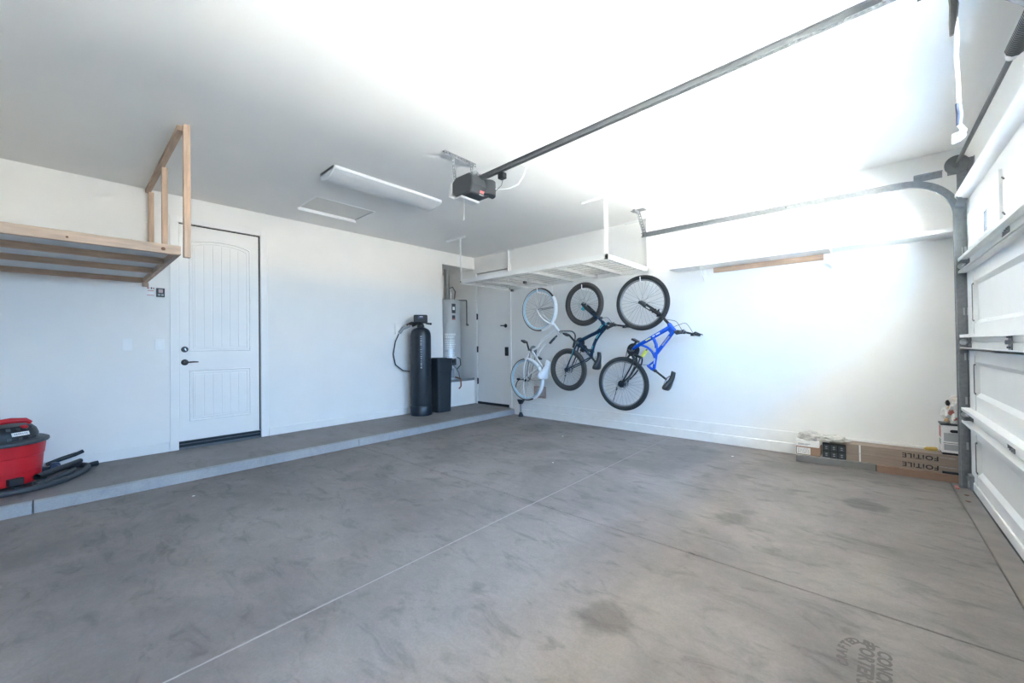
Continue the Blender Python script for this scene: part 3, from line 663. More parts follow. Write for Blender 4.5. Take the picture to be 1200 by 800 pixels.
part('top_rail', MB().box(0.002, 1.812, -4.742, -4.700 + 0.0, CE - 0.042, CE - 0.001), M['woodx'], lo_, smooth=0, bevel=0.003)
for (x, y, z, s_) in ((1.8635, -4.83, 1.955, 0.013), (1.8635, -5.30, 1.95, 0.007)):
    part('knot', MB().lathe([(s_, -0.001), (s_ * 0.7, 0.0006), (0, 0.0008)], (x, y, z), 'x', 10), M['knot'], lo_, 'dark wood knot')
part('strut_foot', MB().box(0.003, 0.045, -4.766, -4.72, 1.885, 1.924), M['woodx'], lo_, smooth=0)

# ------------------------------------------------------------------ wall plates and keypads by the entry door
def switch(y, z, label):
    t = thing('light_switch', label, 'switch', (0, y, z), 'rocker switches beside the entry door')
    part('wall_plate', MB().box(0.0, 0.006, y - 0.037, y + 0.037, z - 0.06, z + 0.06), M['plastic_w'], t, smooth=0, bevel=0.002)
    part('rocker', MB().prism([(0.005, z - 0.034), (0.012, z - 0.034), (0.007, z + 0.034), (0.005, z + 0.034)], y - 0.017, y + 0.017, 'y'), M['plastic_w'], t, smooth=0)
switch(-4.630, 1.272, 'white rocker switch closest to the entry door')
switch(-4.883, 1.272, 'white rocker switch farther from the entry door, towards the vacuum')
kp = thing('wall_control', 'black door opener wall control with pinkish screen above the light switches', 'control', (0, -4.622, 1.832))
part('body', MB().box(0.0, 0.018, -4.656, -4.588, 1.785, 1.880), M['black'], kp, bevel=0.004)
part('screen', MB().box(0.018, 0.0195, -4.640, -4.604, 1.830, 1.868), M['screen'], kp)
part('button', MB().box(0.018, 0.021, -4.646, -4.625, 1.797, 1.818), M['mgrey'], kp, bevel=0.002)
part('button', MB().box(0.018, 0.021, -4.619, -4.598, 1.797, 1.818), M['mgrey'], kp, bevel=0.002)
cd_ = thing('warning_card', 'small white safety card with red print beside the black wall control', 'card', (0, -4.698, 1.825))
part('card', MB().box(0.0, 0.002, -4.735, -4.668, 1.775, 1.888), M['labelw'], cd_, smooth=0)
for (a, b, c, d, k) in ((-4.73, -4.71, 1.868, 1.882, 'redink'), (-4.70, -4.69, 1.866, 1.884, 'ink'), (-4.685, -4.672, 1.868, 1.882, 'redink'), (-4.725, -4.675, 1.842, 1.856, 'pink'), (-4.73, -4.672, 1.796, 1.802, 'redink')):
    part('print', MB().box(0.002, 0.0024, a, b, c, d), M[k], cd_, smooth=0)

# ------------------------------------------------------------------ shop vacuum with hose and wands
VX, VY = 0.40, -5.665
vac = thing('shop_vacuum', 'red wet and dry shop vacuum with black lid at the wall', 'vacuum', (VX, VY, ST))
z0 = ST + 0.035
part('tub', MB().lathe([(0.0, z0), (0.215, z0), (0.222, z0 + 0.02), (0.226, z0 + 0.10), (0.229, z0 + 0.105), (0.236, z0 + 0.215), (0.241, z0 + 0.22), (0.250, z0 + 0.32), (0.0, z0 + 0.32)], (VX, VY, 0), 'z', 48), M['red'], vac, smooth=25)
lid = part('lid', MB().lathe([(0.0, z0 + 0.318), (0.262, z0 + 0.318), (0.270, z0 + 0.328), (0.268, z0 + 0.345), (0.245, z0 + 0.358), (0.0, z0 + 0.365)], (VX, VY, 0), 'z', 48), M['dgrey'], vac, 'dark grey flanged lid')
part('motor_head', MB().lathe([(0.205, z0 + 0.35), (0.208, z0 + 0.39), (0.195, z0 + 0.43), (0.165, z0 + 0.465), (0.09, z0 + 0.48), (0.0, z0 + 0.485)], (VX, VY, 0), 'z', 40), M['black'], vac, 'black domed motor head')
for a in range(9):
    t = -1.2 + a * 0.30
    c_, s_ = math.cos(t), math.sin(t)
    part('rib', MB().beam((VX + 0.208 * c_, VY + 0.208 * s_, z0 + 0.36), (VX + 0.178 * c_, VY + 0.178 * s_, z0 + 0.455), 0.022, 0.010, (c_, s_, 0.2)), M['dgrey'], lid)
hd = MB().tube([(VX + 0.10, VY - 0.10, z0 + 0.47), (VX + 0.115, VY - 0.02, z0 + 0.505), (VX + 0.115, VY + 0.06, z0 + 0.515), (VX + 0.11, VY + 0.14, z0 + 0.508), (VX + 0.10, VY + 0.165, z0 + 0.485)], [0.018, 0.022, 0.022, 0.020, 0.016], 12)
part('handle', hd, M['red'], vac, 'red carrying handle')
part('switch', MB().obox((VX + 0.145, VY + 0.135, z0 + 0.462), (0.03, 0.035, 0.015), (0, 0.5, 0.7)), M['red'], vac, 'red power switch', bevel=0.003)
an = math.atan2(0.25, 0.16)
bd = MB()
bd.obox((VX + 0.206 * math.cos(0.60), VY + 0.206 * math.sin(0.60), z0 + 0.408), (0.004, 0.105, 0.030), Matrix.Rotation(0.60, 3, 'Z') @ Matrix.Rotation(-0.42, 3, 'Y'))
bdg = part('badge', bd, M['labelw'], vac, 'white name badge')
bi = MB()
for q in range(7):
    bi.obox((VX + 0.2085 * math.cos(0.60) - (q - 3) * 0.012 * math.sin(0.6), VY + 0.2085 * math.sin(0.60) + (q - 3) * 0.012 * math.cos(0.6), z0 + 0.409), (0.003, 0.007, 0.014), Matrix.Rotation(0.60, 3, 'Z') @ Matrix.Rotation(-0.42, 3, 'Y'))
part('badge_print', bi, M['greyink'], bdg, smooth=0, kind='stuff')
for a in (-1.2, 0.40, 1.9, 2.9):
    c_, s_ = math.cos(a), math.sin(a); rot = Matrix.Rotation(a, 3, 'Z')
    ft = part('caster_foot', MB().obox((VX + 0.235 * c_, VY + 0.235 * s_, ST + 0.072), (0.045, 0.085, 0.058), rot), M['black'], vac, bevel=0.006)
    cp = Vector((VX + 0.245 * c_, VY + 0.245 * s_, ST + 0.02))
    axis = rot @ Vector((0, 1, 0))
    part('caster', MB().tube([cp - axis * 0.012, cp + axis * 0.012], 0.019, 14), M['black'], ft)
# hose: corrugated loop on the step around the vacuum
def corr(path, r, per=0.012):
    P = [Vector(p) for p in path]; out = []; rr = []
    # Catmull-Rom resample
    for i in range(len(P) - 1):
        a = P[max(i - 1, 0)]; b = P[i]; c = P[i + 1]; d = P[min(i + 2, len(P) - 1)]
        n = max(2, int((c - b).length / (per / 2)))
        for k in range(n):
            t = k / n
            out.append(0.5 * ((2 * b) + (c - a) * t + (2 * a - 5 * b + 4 * c - d) * t * t + (3 * b - a - 3 * c + d) * t ** 3))
            rr.append(r * (1.0 if len(out) % 2 else 0.90))
    out.append(P[-1]); rr.append(r)
    return out, rr
zh = ST + 0.024
hp = [(0.30, -5.95, zh), (0.62, -5.92, zh), (0.76, -5.72, zh), (0.77, -5.56, zh), (0.73, -5.45, zh), (0.645, -5.34, zh), (0.50, -5.25, zh), (0.33, -5.185, zh), (0.19, -5.17, zh), (0.10, -5.20, zh), (0.065, -5.27, zh), (0.06, -5.37, zh), (0.07, -5.50, zh)]
pp, rr = corr(hp, 0.024)
hose = thing('vacuum_hose', 'black corrugated vacuum hose looped on the step around the red vacuum', 'hose', (0.45, -5.5, ST))
part('hose', MB().tube(pp, rr, 12), M['dgrey'], hose, smooth=50)
part('cuff', MB().tube([(0.19, -5.17, zh + 0.002), (0.165, -5.135, zh + 0.004), (0.155, -5.10, zh + 0.004)], [0.022, 0.024, 0.025], 14), M['black'], hose)
hp2 = [(0.62, -5.47, zh), (0.52, -5.38, zh), (0.42, -5.315, zh), (0.30, -5.27, zh), (0.22, -5.26, zh)]
pp, rr = corr(hp2, 0.022)
part('hose', MB().tube(pp, rr, 12), M['dgrey'], hose, smooth=50)
wnd = thing('vacuum_wand', 'black vacuum wand tube lying across the coiled hose, mouth towards the camera', 'wand', (0.33, -5.36, ST + 0.07))
part('tube', MB().ring([(0.022, 0), (0.026, 0), (0.026, 0.001), (0.022, 0.001)], (0, 0, 0), 'z', 4) and MB().tube([(0.575, -5.462, ST + 0.074), (0.145, -5.215, ST + 0.075)], [0.026, 0.022], 16, caps=False).tube([(0.145, -5.215, ST + 0.075), (0.575, -5.462, ST + 0.074)], [0.019, 0.022], 16, caps=False), M['black'], wnd)
wn2 = thing('vacuum_wand', 'black vacuum wand tube leaning against the wall behind the coiled hose', 'wand', (0.04, -5.35, ST + 0.06))
part('tube', MB().tube([(0.085, -5.42, ST + 0.075), (0.045, -5.33, ST + 0.10), (0.035, -5.235, ST + 0.125)], [0.018, 0.020, 0.019], 14), M['black'], wn2)
part('nozzle', MB().beam((0.04, -5.26, ST + 0.115), (0.04, -5.19, ST + 0.145), 0.04, 0.03), M['black'], wn2, bevel=0.005)
cv = thing('vacuum_nozzle', 'small blue grey nozzle head lying behind the red tub', 'nozzle', (0.10, -5.39, ST))
part('head', MB().lathe([(0.0, 0.0), (0.034, 0), (0.036, 0.05), (0.026, 0.06), (0.024, 0.10), (0, 0.10)], (0.13, -5.37, ST + 0.062), 'x', 18), M['tape'], cv)

# ------------------------------------------------------------------ water softener: mineral tank and brine tank
TX, TY = 0.245, -1.435
wt = thing('softener_tank', 'tall black water softener cylinder with control head on the step', 'water softener', (TX, TY, ST))
part('base_boot', MB().lathe([(0, ST), (0.172, ST), (0.174, ST + 0.14), (0.168, ST + 0.15), (0, ST + 0.15)], (TX, TY, 0), 'z', 36), M['tank'], wt)
tk = part('tank', MB().lathe([(0.0, ST + 0.12), (0.164, ST + 0.12), (0.164, 1.38), (0.160, 1.43), (0.145, 1.475), (0.115, 1.505), (0.07, 1.525), (0.06, 1.53), (0, 1.53)], (TX, TY, 0), 'z', 40), M['tank'], wt, smooth=50)
part('neck', MB().lathe([(0, 1.52), (0.055, 1.52), (0.06, 1.55), (0.05, 1.58), (0, 1.58)], (TX, TY, 0), 'z', 24), M['black'], wt)
vd = Vector((0.80, -0.57, 0)).normalized(); rz = math.atan2(vd.y, vd.x)
hdv = part('control_head', MB().obox((TX, TY, 1.665), (0.17, 0.22, 0.135), (0, 0, rz)), M['black'], wt, bevel=0.02)
part('display', MB().obox((TX + vd.x * 0.086, TY + vd.y * 0.086, 1.69), (0.004, 0.085, 0.05), (0, 0, rz)), M['tape'], hdv, 'blue tinted display')
sdv = Vector((-vd.y, vd.x, 0))
part('display_print', MB().obox((TX + vd.x * 0.089 + sdv.x * 0.01, TY + vd.y * 0.089 + sdv.y * 0.01, 1.70), (0.002, 0.05, 0.012), (0, 0, rz)), M['labelw'], hdv)
for k in (-1, 1):
    part('pipe_port', MB().tube([(TX, TY + k * 0.04, 1.60), (TX - 0.09, TY - 0.06 + k * 0.05, 1.60), (TX - 0.13, TY - 0.13 + k * 0.05, 1.56)], 0.024, 12), M['black'], wt)
part('brine_valve', MB().tube([(TX + 0.03, TY + 0.08, 1.60), (TX + 0.05, TY + 0.14, 1.59)], 0.016, 10).ball((TX + 0.055, TY + 0.16, 1.59), 0.02), M['black'], wt)
lt = MB()
z_ = 1.385; q = 0
random.seed(3)
a_c = math.atan2(-5.31 - TY, 5.70 - TX) + 0.02
while z_ > 0.85:
    h = random.choice((0.014, 0.02, 0.026)); w_ = random.choice((0.10, 0.14, 0.17))
    lt.cpatch(TX, TY, 0.1645, a_c - w_ / 2, a_c + w_ / 2, z_ - h, z_, 3, 0.0006)
    z_ -= h + random.choice((0.010, 0.012, 0.02)); q += 1
part('vertical_print', lt, M['greyink'], tk, 'column of pale print down the front', smooth=0, kind='stuff')
part('bypass_hose', MB().tube([(TX - 0.10, TY - 0.14, 1.56), (0.06, TY - 0.22, 1.51), (0.045, TY - 0.27, 1.44)], 0.028, 12), M['mgrey'], wt, 'grey bypass hose')
part('drain_tube', MB().tube([(0.03, TY - 0.27, 1.43), (0.02, TY - 0.33, 1.30), (0.02, TY - 0.37, 1.10), (0.03, TY - 0.34, 0.93), (0.06, TY - 0.22, 0.83), (0.10, TY - 0.12, 0.81)], 0.009, 10), M['black'], wt, 'thin black tube looping to the wall')
part('wall_box', MB().box(0.001, 0.03, TY - 0.33, TY - 0.20, 1.42, 1.60), M['drywall'], wt, bevel=0.004)
BX0, BX1, BY0, BY1 = 0.035, 0.365, -1.185, -0.865
def rsq(x0, x1, y0, y1, r, n=5):
    out = []
    for (cx, cy, a) in ((x1 - r, y1 - r, 0), (x0 + r, y1 - r, PI / 2), (x0 + r, y0 + r, PI), (x1 - r, y0 + r, 1.5 * PI)):
        out += [(cx + r * math.cos(a + PI / 2 * q / n), cy + r * math.sin(a + PI / 2 * q / n)) for q in range(n + 1)]
    return out
bt = thing('brine_tank', 'square black brine tank standing between the softener cylinder and the alcove', 'brine tank', (0.2, -1.03, ST))
p0 = rsq(BX0 + 0.02, BX1 - 0.02, BY0 + 0.02, BY1 - 0.02, 0.04); p1_ = rsq(BX0 + 0.005, BX1 - 0.005, BY0 + 0.005, BY1 - 0.005, 0.045)
n_ = len(p0)
part('bin', MB().add([(x, y, ST) for x, y in p0] + [(x, y, 0.80) for x, y in p1_], [tuple(range(n_ - 1, -1, -1)), tuple(range(n_, 2 * n_))] + [(i, (i + 1) % n_, n_ + (i + 1) % n_, n_ + i) for i in range(n_)]), M['brine'], bt, smooth=40)
part('collar', MB().prismz(rsq(BX0 - 0.006, BX1 + 0.006, BY0 - 0.006, BY1 + 0.006, 0.05), 0.80, 0.985), M['brine'], bt, smooth=40, bevel=0.004)
part('lid', MB().prismz(rsq(BX0 - 0.012, BX1 + 0.012, BY0 - 0.012, BY1 + 0.012, 0.055), 0.985, 1.012).prismz(rsq(BX0 + 0.05, BX1 - 0.05, BY0 + 0.05, BY1 - 0.05, 0.05), 1.012, 1.022), M['brine'], bt, smooth=40, bevel=0.004)

# ------------------------------------------------------------------ water heater in its alcove
pl = struct('trim_1', MB().box(-0.895, -0.002, -0.785, -0.002, ST, 0.555), M['drywall'])
HXc, HYc, HR = -0.36, -0.36, 0.232
wh = thing('water_heater', 'grey water heater cylinder standing on the raised alcove platform', 'water heater', (HXc, HYc, 0.556))
part('drain_pan', MB().prismz(rsq(-0.80, -0.004, -0.78, -0.02, 0.03), 0.556, 0.562).box(-0.010, -0.004, -0.78, -0.02, 0.556, 0.600), M['steel'], wh, 'shallow metal drain pan', smooth=30)
hb = part('body', MB().lathe([(0, 0.575), (HR - 0.01, 0.575), (HR, 0.585), (HR, 2.07), (HR - 0.02, 2.10), (0, 2.105)], (HXc, HYc, 0), 'z', 44), M['heater'], wh, smooth=40)
ac = math.atan2(-5.31 - HYc, 5.70 - HXc)
part('label', MB().cpatch(HXc, HYc, HR, ac + 0.28, ac + 0.62, 1.84, 2.02), M['dgrey'], hb, 'dark energy label')
part('label', MB().cpatch(HXc, HYc, HR + 0.002, ac + 0.36, ac + 0.54, 1.90, 1.96), M['labelw'], hb, 'white panel on the dark label')
part('label', MB().cpatch(HXc, HYc, HR, ac + 0.30, ac + 0.58, 1.715, 1.80), M['dgrey'], hb, 'dark emblem')
part('label', MB().cpatch(HXc, HYc, HR + 0.001, ac + 0.34, ac + 0.56, 1.712, 1.735), M['redink'], hb, 'red strip under the emblem')
hl = MB(); random.seed(5)
for r_, zz in enumerate((1.455, 1.405, 1.34, 1.30, 1.26, 1.22, 1.18, 1.10, 1.06, 1.02)):
    a_ = ac - 0.30
    while a_ < ac + 0.50:
        w_ = random.uniform(0.06, 0.13); hl.cpatch(HXc, HYc, HR, a_, a_ + w_, zz - (0.034 if r_ < 2 else 0.022), zz, 2, 0.0008); a_ += w_ + 0.04
part('printed_panel', hl, M['labelw'], hb, 'white printed lettering panel', smooth=0, kind='stuff')
part('burner_door', MB().cpatch(HXc, HYc, HR, ac - 0.2, ac + 0.45, 0.62, 0.80), M['steel'], hb)
part('gas_valve', MB().obox((HXc + HR * math.cos(ac + 0.3) + 0.02, HYc + HR * math.sin(ac + 0.3), 0.92), (0.09, 0.10, 0.12), (0, 0, ac + 0.3)), M['dgrey'], wh, bevel=0.01)
part('valve_knob', MB().lathe([(0, 0), (0.03, 0), (0.03, 0.025), (0, 0.025)], (HXc + HR * math.cos(ac + 0.3) + 0.065, HYc + HR * math.sin(ac + 0.3) - 0.03, 0.93), 'x', 16), M['black'], wh)
part('gas_pipe', MB().tube([(HXc + 0.20, HYc - 0.12, 0.90), (HXc + 0.24, HYc - 0.02, 0.80), (HXc + 0.25, HYc + 0.04, 0.70), (HXc + 0.25, HYc + 0.06, 0.60)], 0.011, 8), M['steel'], wh)
part('gas_pipe', MB().tube([(HXc + 0.19, HYc + 0.0, 1.02), (HXc + 0.27, HYc + 0.05, 0.98), (HXc + 0.28, HYc + 0.06, 0.86), (HXc + 0.24, HYc + 0.0, 0.78)], 0.009, 8), M['black'], wh)
part('flue', MB().lathe([(0, 2.10), (0.09, 2.10), (0.055, 2.14), (0.052, 2.15), (0.052, 2.70), (0, 2.70)], (HXc, HYc - 0.03, 0), 'z', 24), M['duct'], wh, 'grey metal flue')
part('flue_seam', MB().torus((HXc, HYc - 0.03, 2.40), 0.053, 0.004, 'z', 20, 6), M['steel'], wh)
part('supply_hose', MB().tube([(HXc + 0.06, HYc + 0.10, 2.10), (HXc + 0.07, HYc + 0.12, 2.28), (HXc + 0.02, HYc + 0.10, 2.37), (HXc - 0.04, HYc + 0.04, 2.34), (HXc - 0.06, HYc, 2.20)], 0.012, 10), M['dsteel'], wh, 'looped flexible supply hose')
part('supply_hose', MB().tube([(HXc + 0.10, HYc - 0.02, 2.10), (HXc + 0.10, HYc - 0.02, 2.24)], 0.018, 12), M['chrome'], wh, 'bright flexible supply hose')
part('relief_pipe', MB().tube([(HXc - 0.05, HYc + 0.08, 2.118), (HXc + 0.12, HYc + 0.30, 2.118), (-0.195, -0.045, 2.118), (-0.185, -0.040, 2.105), (-0.185, -0.040, 1.66), (-0.18, -0.045, 1.63)], 0.012, 10), M['dsteel'], wh, 'dark relief pipe turning down the alcove wall')
part('relief_elbow', MB().tube([(-0.18, -0.045, 1.655), (-0.165, -0.05, 1.63), (-0.135, -0.06, 1.628)], 0.02, 10), M['dsteel'], wh)
part('drain_pipe', MB().tube([(HXc + 0.16, -0.39, 0.64), (-0.02, -0.39, 0.615), (0.02, -0.39, 0.605), (0.026, -0.39, 0.58), (0.026, -0.39, 0.47), (0.024, -0.405, 0.45), (0.03, -0.44, 0.43)], 0.0135, 10), M['copper'], wh, 'copper drain pipe over the platform edge')

# ------------------------------------------------------------------ ceiling-hung storage rack
KX0, KX1, KY0, KY1, KZ = 0.950, 3.490, -1.185, -0.040, 2.195
rk = thing('overhead_rack', 'white steel overhead storage rack hung above the bicycles', 'storage rack', ((KX0 + KX1) / 2, (KY0 + KY1) / 2, KZ))
def lbeam(a, b, inward):
    (x0, y0), (x1, y1) = a, b
    mb = MB()
    if y0 == y1:
        mb.box(x0, x1, y0 - 0.0015, y0 + 0.0015, KZ, KZ + 0.06).box(x0, x1, min(y0, y0 + inward * 0.03), max(y0, y0 + inward * 0.03), KZ, KZ + 0.003)
    else:
        mb.box(x0 - 0.0015, x0 + 0.0015, y0, y1, KZ, KZ + 0.06).box(min(x0, x0 + inward * 0.03), max(x0, x0 + inward * 0.03), y0, y1, KZ, KZ + 0.003)
    return mb
for a, b, inw in (((KX0, KY0), (KX1, KY0), 1), ((KX0, KY1), (KX1, KY1), -1), ((KX0, KY0), (KX0, KY1), 1), ((KX1, KY0), (KX1, KY1), -1)):
    part('side_beam', lbeam(a, b, inw), M['white'], rk, smooth=0)
for x in (1.38, 1.80, 2.30, 2.72, 3.10):
    part('cross_beam', MB().box(x - 0.0015, x + 0.0015, KY0, KY1, KZ + 0.004, KZ + 0.05).box(x - 0.015, x + 0.015, KY0, KY1, KZ + 0.002, KZ + 0.005), M['deck'], rk, smooth=0)
wd = MB()
x = KX0 + 0.03
while x < KX1:
    wd.tube([(x, KY0, KZ + 0.052), (x, KY1, KZ + 0.052)], 0.0032, 5); x += 0.066
y = KY0 + 0.05
while y < KY1:
    wd.tube([(KX0, y, KZ + 0.046), (KX1, y, KZ + 0.046)], 0.0036, 5); y += 0.145
part('wire_deck', wd, M['wire'], rk, 'welded wire deck', kind='stuff')
for (x, y) in ((KX0, KY0), (KX1, KY0), (KX0, KY1), (KX1, KY1)):
    sx = 1 if x == KX0 else -1; sy = 1 if y == KY0 else -1
    p_ = part('post', MB().box(min(x, x + sx * 0.032), max(x, x + sx * 0.032), y - 0.0015, y + 0.0015, KZ, CE - 0.02).box(x - 0.0015, x + 0.0015, min(y, y + sy * 0.032), max(y, y + sy * 0.032), KZ, CE - 0.02), M['white'], rk, smooth=0)
    part('ceiling_bracket', MB().box(x - 0.33, x + 0.12, y - 0.02, y + 0.02, CE - 0.004, CE - 0.0005).box(x - 0.33, x + 0.12, y - 0.0015, y + 0.0015, CE - 0.03, CE - 0.004), M['deck'], p_, smooth=0)
    part('bolt', MB().lathe([(0, -0.006), (0.009, -0.006), (0.009, 0), (0, 0)], (x + sx * 0.012, y - 0.0015, KZ + 0.028), 'y', 8), M['blackm'], p_)
for (x, y) in ((1.80, -0.62), (KX0 + 0.12, KY1 - 0.05)):
    part('hanging_clip', MB().box(x - 0.02, x + 0.02, y - 0.03, y + 0.03, KZ - 0.035, KZ + 0.002), M['dgrey'], rk, 'dark clip under the deck', bevel=0.004)

# ------------------------------------------------------------------ long white shelf on the back wall
sh = thing('wall_shelf', 'long white wall shelf on brackets running to the garage door', 'shelf', (5.1, 0, 2.14))
part('shelf_board', MB().box(3.86, 6.355, -0.295, -0.001, 2.136, 2.154), M['white'], sh, smooth=0, bevel=0.002)
part('cleat', MB().box(4.305, 5.370, -0.024, -0.001, 2.075, 2.134), M['woodx'], sh, 'bare brown wood cleat', smooth=0, bevel=0.002)
for x in (4.20, 5.44):
    part('bracket', MB().box(x - 0.014, x + 0.014, -0.005, -0.001, 1.955, 2.134).box(x - 0.014, x + 0.014, -0.25, -0.001, 2.130, 2.135).beam((x, -0.006, 1.985), (x, -0.20, 2.128), 0.008, 0.016, (0, 1, 0)), M['white'], sh, smooth=0)
solo('trim_offcut', MB().box(5.78, 6.34, -0.29, -0.24, 2.155, 2.172), M['plastic_w'], (6.06, -0.265, 2.155), 'white trim offcut lying on the shelf next to the garage door', 'trim piece', 0, 0.002)

# ------------------------------------------------------------------ small grille low on the back wall, and the gray foot post
vt = thing('wall_vent', 'copper-toned vent grille low on the wall behind the white bicycle', 'vent', (1.585, 0, 0.425))
part('frame', MB().box(1.46, 1.71, -0.012, -0.001, 0.33, 0.35).box(1.46, 1.71, -0.012, -0.001, 0.505, 0.525).box(1.46, 1.48, -0.012, -0.001, 0.35, 0.505).box(1.69, 1.71, -0.012, -0.001, 0.35, 0.505), M['pink'], vt, smooth=0, bevel=0.002)
for q in range(8):
    z = 0.358 + q * 0.019
    part('louvre', MB().obox((1.585, -0.006, z), (0.21, 0.012, 0.0025), (0.6, 0, 0)), M['pink'], vt, smooth=0)
fp = thing('post_base', 'short grey post with black foot at the end of the step', 'post', (1.25, -0.10, 0))
part('foot', MB().lathe([(0, 0), (0.045, 0), (0.045, 0.02), (0.03, 0.05), (0.022, 0.075), (0, 0.075)], (1.255, -0.12, 0), 'z', 18), M['black'], fp)
part('post', MB().lathe([(0.017, 0.07), (0.017, 0.27)], (1.255, -0.12, 0), 'z', 14), M['mgrey'], fp)
part('saddle_bracket', MB().prism([(1.19, 0.29), (1.33, 0.29), (1.275, 0.215), (1.235, 0.215)], -0.145, -0.095, 'y'), M['black'], fp)

# ------------------------------------------------------------------ cartons and bags along the back wall by the garage door
def solo_box(name, x0, x1, y0, y1, z0, z1, m_, label, cat, group=None, bevel=0.003):
    t = thing(name, label, cat, ((x0 + x1) / 2, (y0 + y1) / 2, z0), group)
    part('box', MB().box(x0, x1, y0, y1, z0, z1), m_, t, smooth=0, bevel=bevel)
    return t
cx0, cx1, cy0, cy1 = 5.40, 6.28, -0.215, -0.038
def flatcarton(z0, z1, label, text):
    t = solo_box('flat_carton', cx0, cx1, cy0, cy1, z0, z1, M['card'], label, 'carton', 'flat cartons stacked on the floor by the back wall')
    b = t.children[0]
    part('tape', MB().box(5.622, 5.634, cy0 - 0.0008, cy0, z0 + 0.002, z1 - 0.002), M['paperw'], b, 'pale strip of tape', smooth=0)
    if text:
        zc = (z0 + z1) / 2
        mt = Matrix.Translation((6.035, cy0 - 0.0008, zc)) @ Matrix.Rotation(PI / 2, 4, 'X') @ Matrix.Rotation(PI, 4, 'Z') @ Matrix.Diagonal((1.12, 1, 1, 1))
        part('lettering', MB().text('FOiTiLE', 0.056, mt, bold=0.0012, shear=0.0, space=1.12), M['ink'], b, 'black upside-down lettering', smooth=0)
        part('fine_print', MB().box(6.155, 6.18, cy0 - 0.001, cy0, zc + 0.012, zc + 0.017).box(6.185, 6.20, cy0 - 0.001, cy0, zc + 0.012, zc + 0.018).box(6.205, 6.25, cy0 - 0.001, cy0, zc + 0.011, zc + 0.016), M['greyink'], b, smooth=0, kind='stuff')
    return t
flatcarton(0.0, 0.055, 'lowest flat brown carton of the stack, hidden behind the long brown box', False)
flatcarton(0.056, 0.136, 'middle flat brown carton of the stack, its black lettering upside down', True)
flatcarton(0.137, 0.217, 'topmost flat brown carton of the stack, carrying the white box', True)
gb = thing('long_box', 'long grey box lying on the floor in front of the black carton', 'box', (5.44, -0.30, 0))
g0 = Vector((5.138, -0.345, 0)); g1 = Vector((5.742, -0.268, 0)); dr = (g1 - g0).normalized(); pr_ = Vector((-dr.y, dr.x, 0))
def plank_box(g0, g1, d, h):
    v = [p + Vector((0, 0, z)) for z in (0, h) for p in (g0, g1, g1 + pr_ * d, g0 + pr_ * d)]
    return MB().add(v, [(3, 2, 1, 0), (4, 5, 6, 7), (0, 1, 5, 4), (1, 2, 6, 5), (2, 3, 7, 6), (3, 0, 4, 7)])
part('box', plank_box(g0, g1, 0.048, 0.062), M['cardg'], gb, smooth=0, bevel=0.003)
part('end_flap', plank_box(g1 - dr * 0.003, g1 + dr * 0.002, 0.048, 0.058), M['ink'], gb, 'dark open end', smooth=0)
g0 = Vector((5.752, -0.300, 0)); g1 = Vector((6.285, -0.272, 0)); dr = (g1 - g0).normalized(); pr_ = Vector((-dr.y, dr.x, 0))
bb = thing('long_box', 'long brown cardboard box lying in front of the lettered cartons', 'box', (6.02, -0.28, 0))
part('box', plank_box(g0, g1, 0.052, 0.064), M['card2'], bb, smooth=0, bevel=0.003)
solo('black_strip', MB().box(6.165, 6.282, -0.255, -0.226, 0.065, 0.083), M['black'], (6.22, -0.24, 0.065), 'short black strip lying on the long brown box by the track', 'strip', 0, 0.003)
# small carton with white label
sb = solo_box('small_carton', 5.132, 5.330, -0.285, -0.085, 0.063, 0.150, M['card2'], 'small brown carton with white label under the crumpled bag', 'carton')
part('label', MB().box(5.138, 5.250, -0.2865, -0.285, 0.072, 0.138), M['paperw'], sb, 'white shipping label', smooth=0)
lp = MB(); random.seed(9)
for r_ in range(5):
    x = 5.146
    while x < 5.235:
        w_ = random.uniform(0.006, 0.02); lp.box(x, min(x + w_, 5.244), -0.2872, -0.2865, 0.080 + r_ * 0.011, 0.086 + r_ * 0.011); x += w_ + 0.005
part('label_print', lp, M['greyink'], sb, smooth=0, kind='stuff')
ub = solo_box('open_carton', 5.128, 5.322, -0.290, -0.090, 0.151, 0.212, M['paperw'], 'shallow white carton on top of the small labelled carton', 'carton')
lp = MB()
for (a, b, c) in ((5.15, 5.20, 0.178), (5.206, 5.25, 0.178), (5.15, 5.23, 0.168)):
    lp.box(a, b, -0.2908, -0.290, c - 0.004, c + 0.004)
part('print', lp, M['greyink'], ub, smooth=0, kind='stuff')
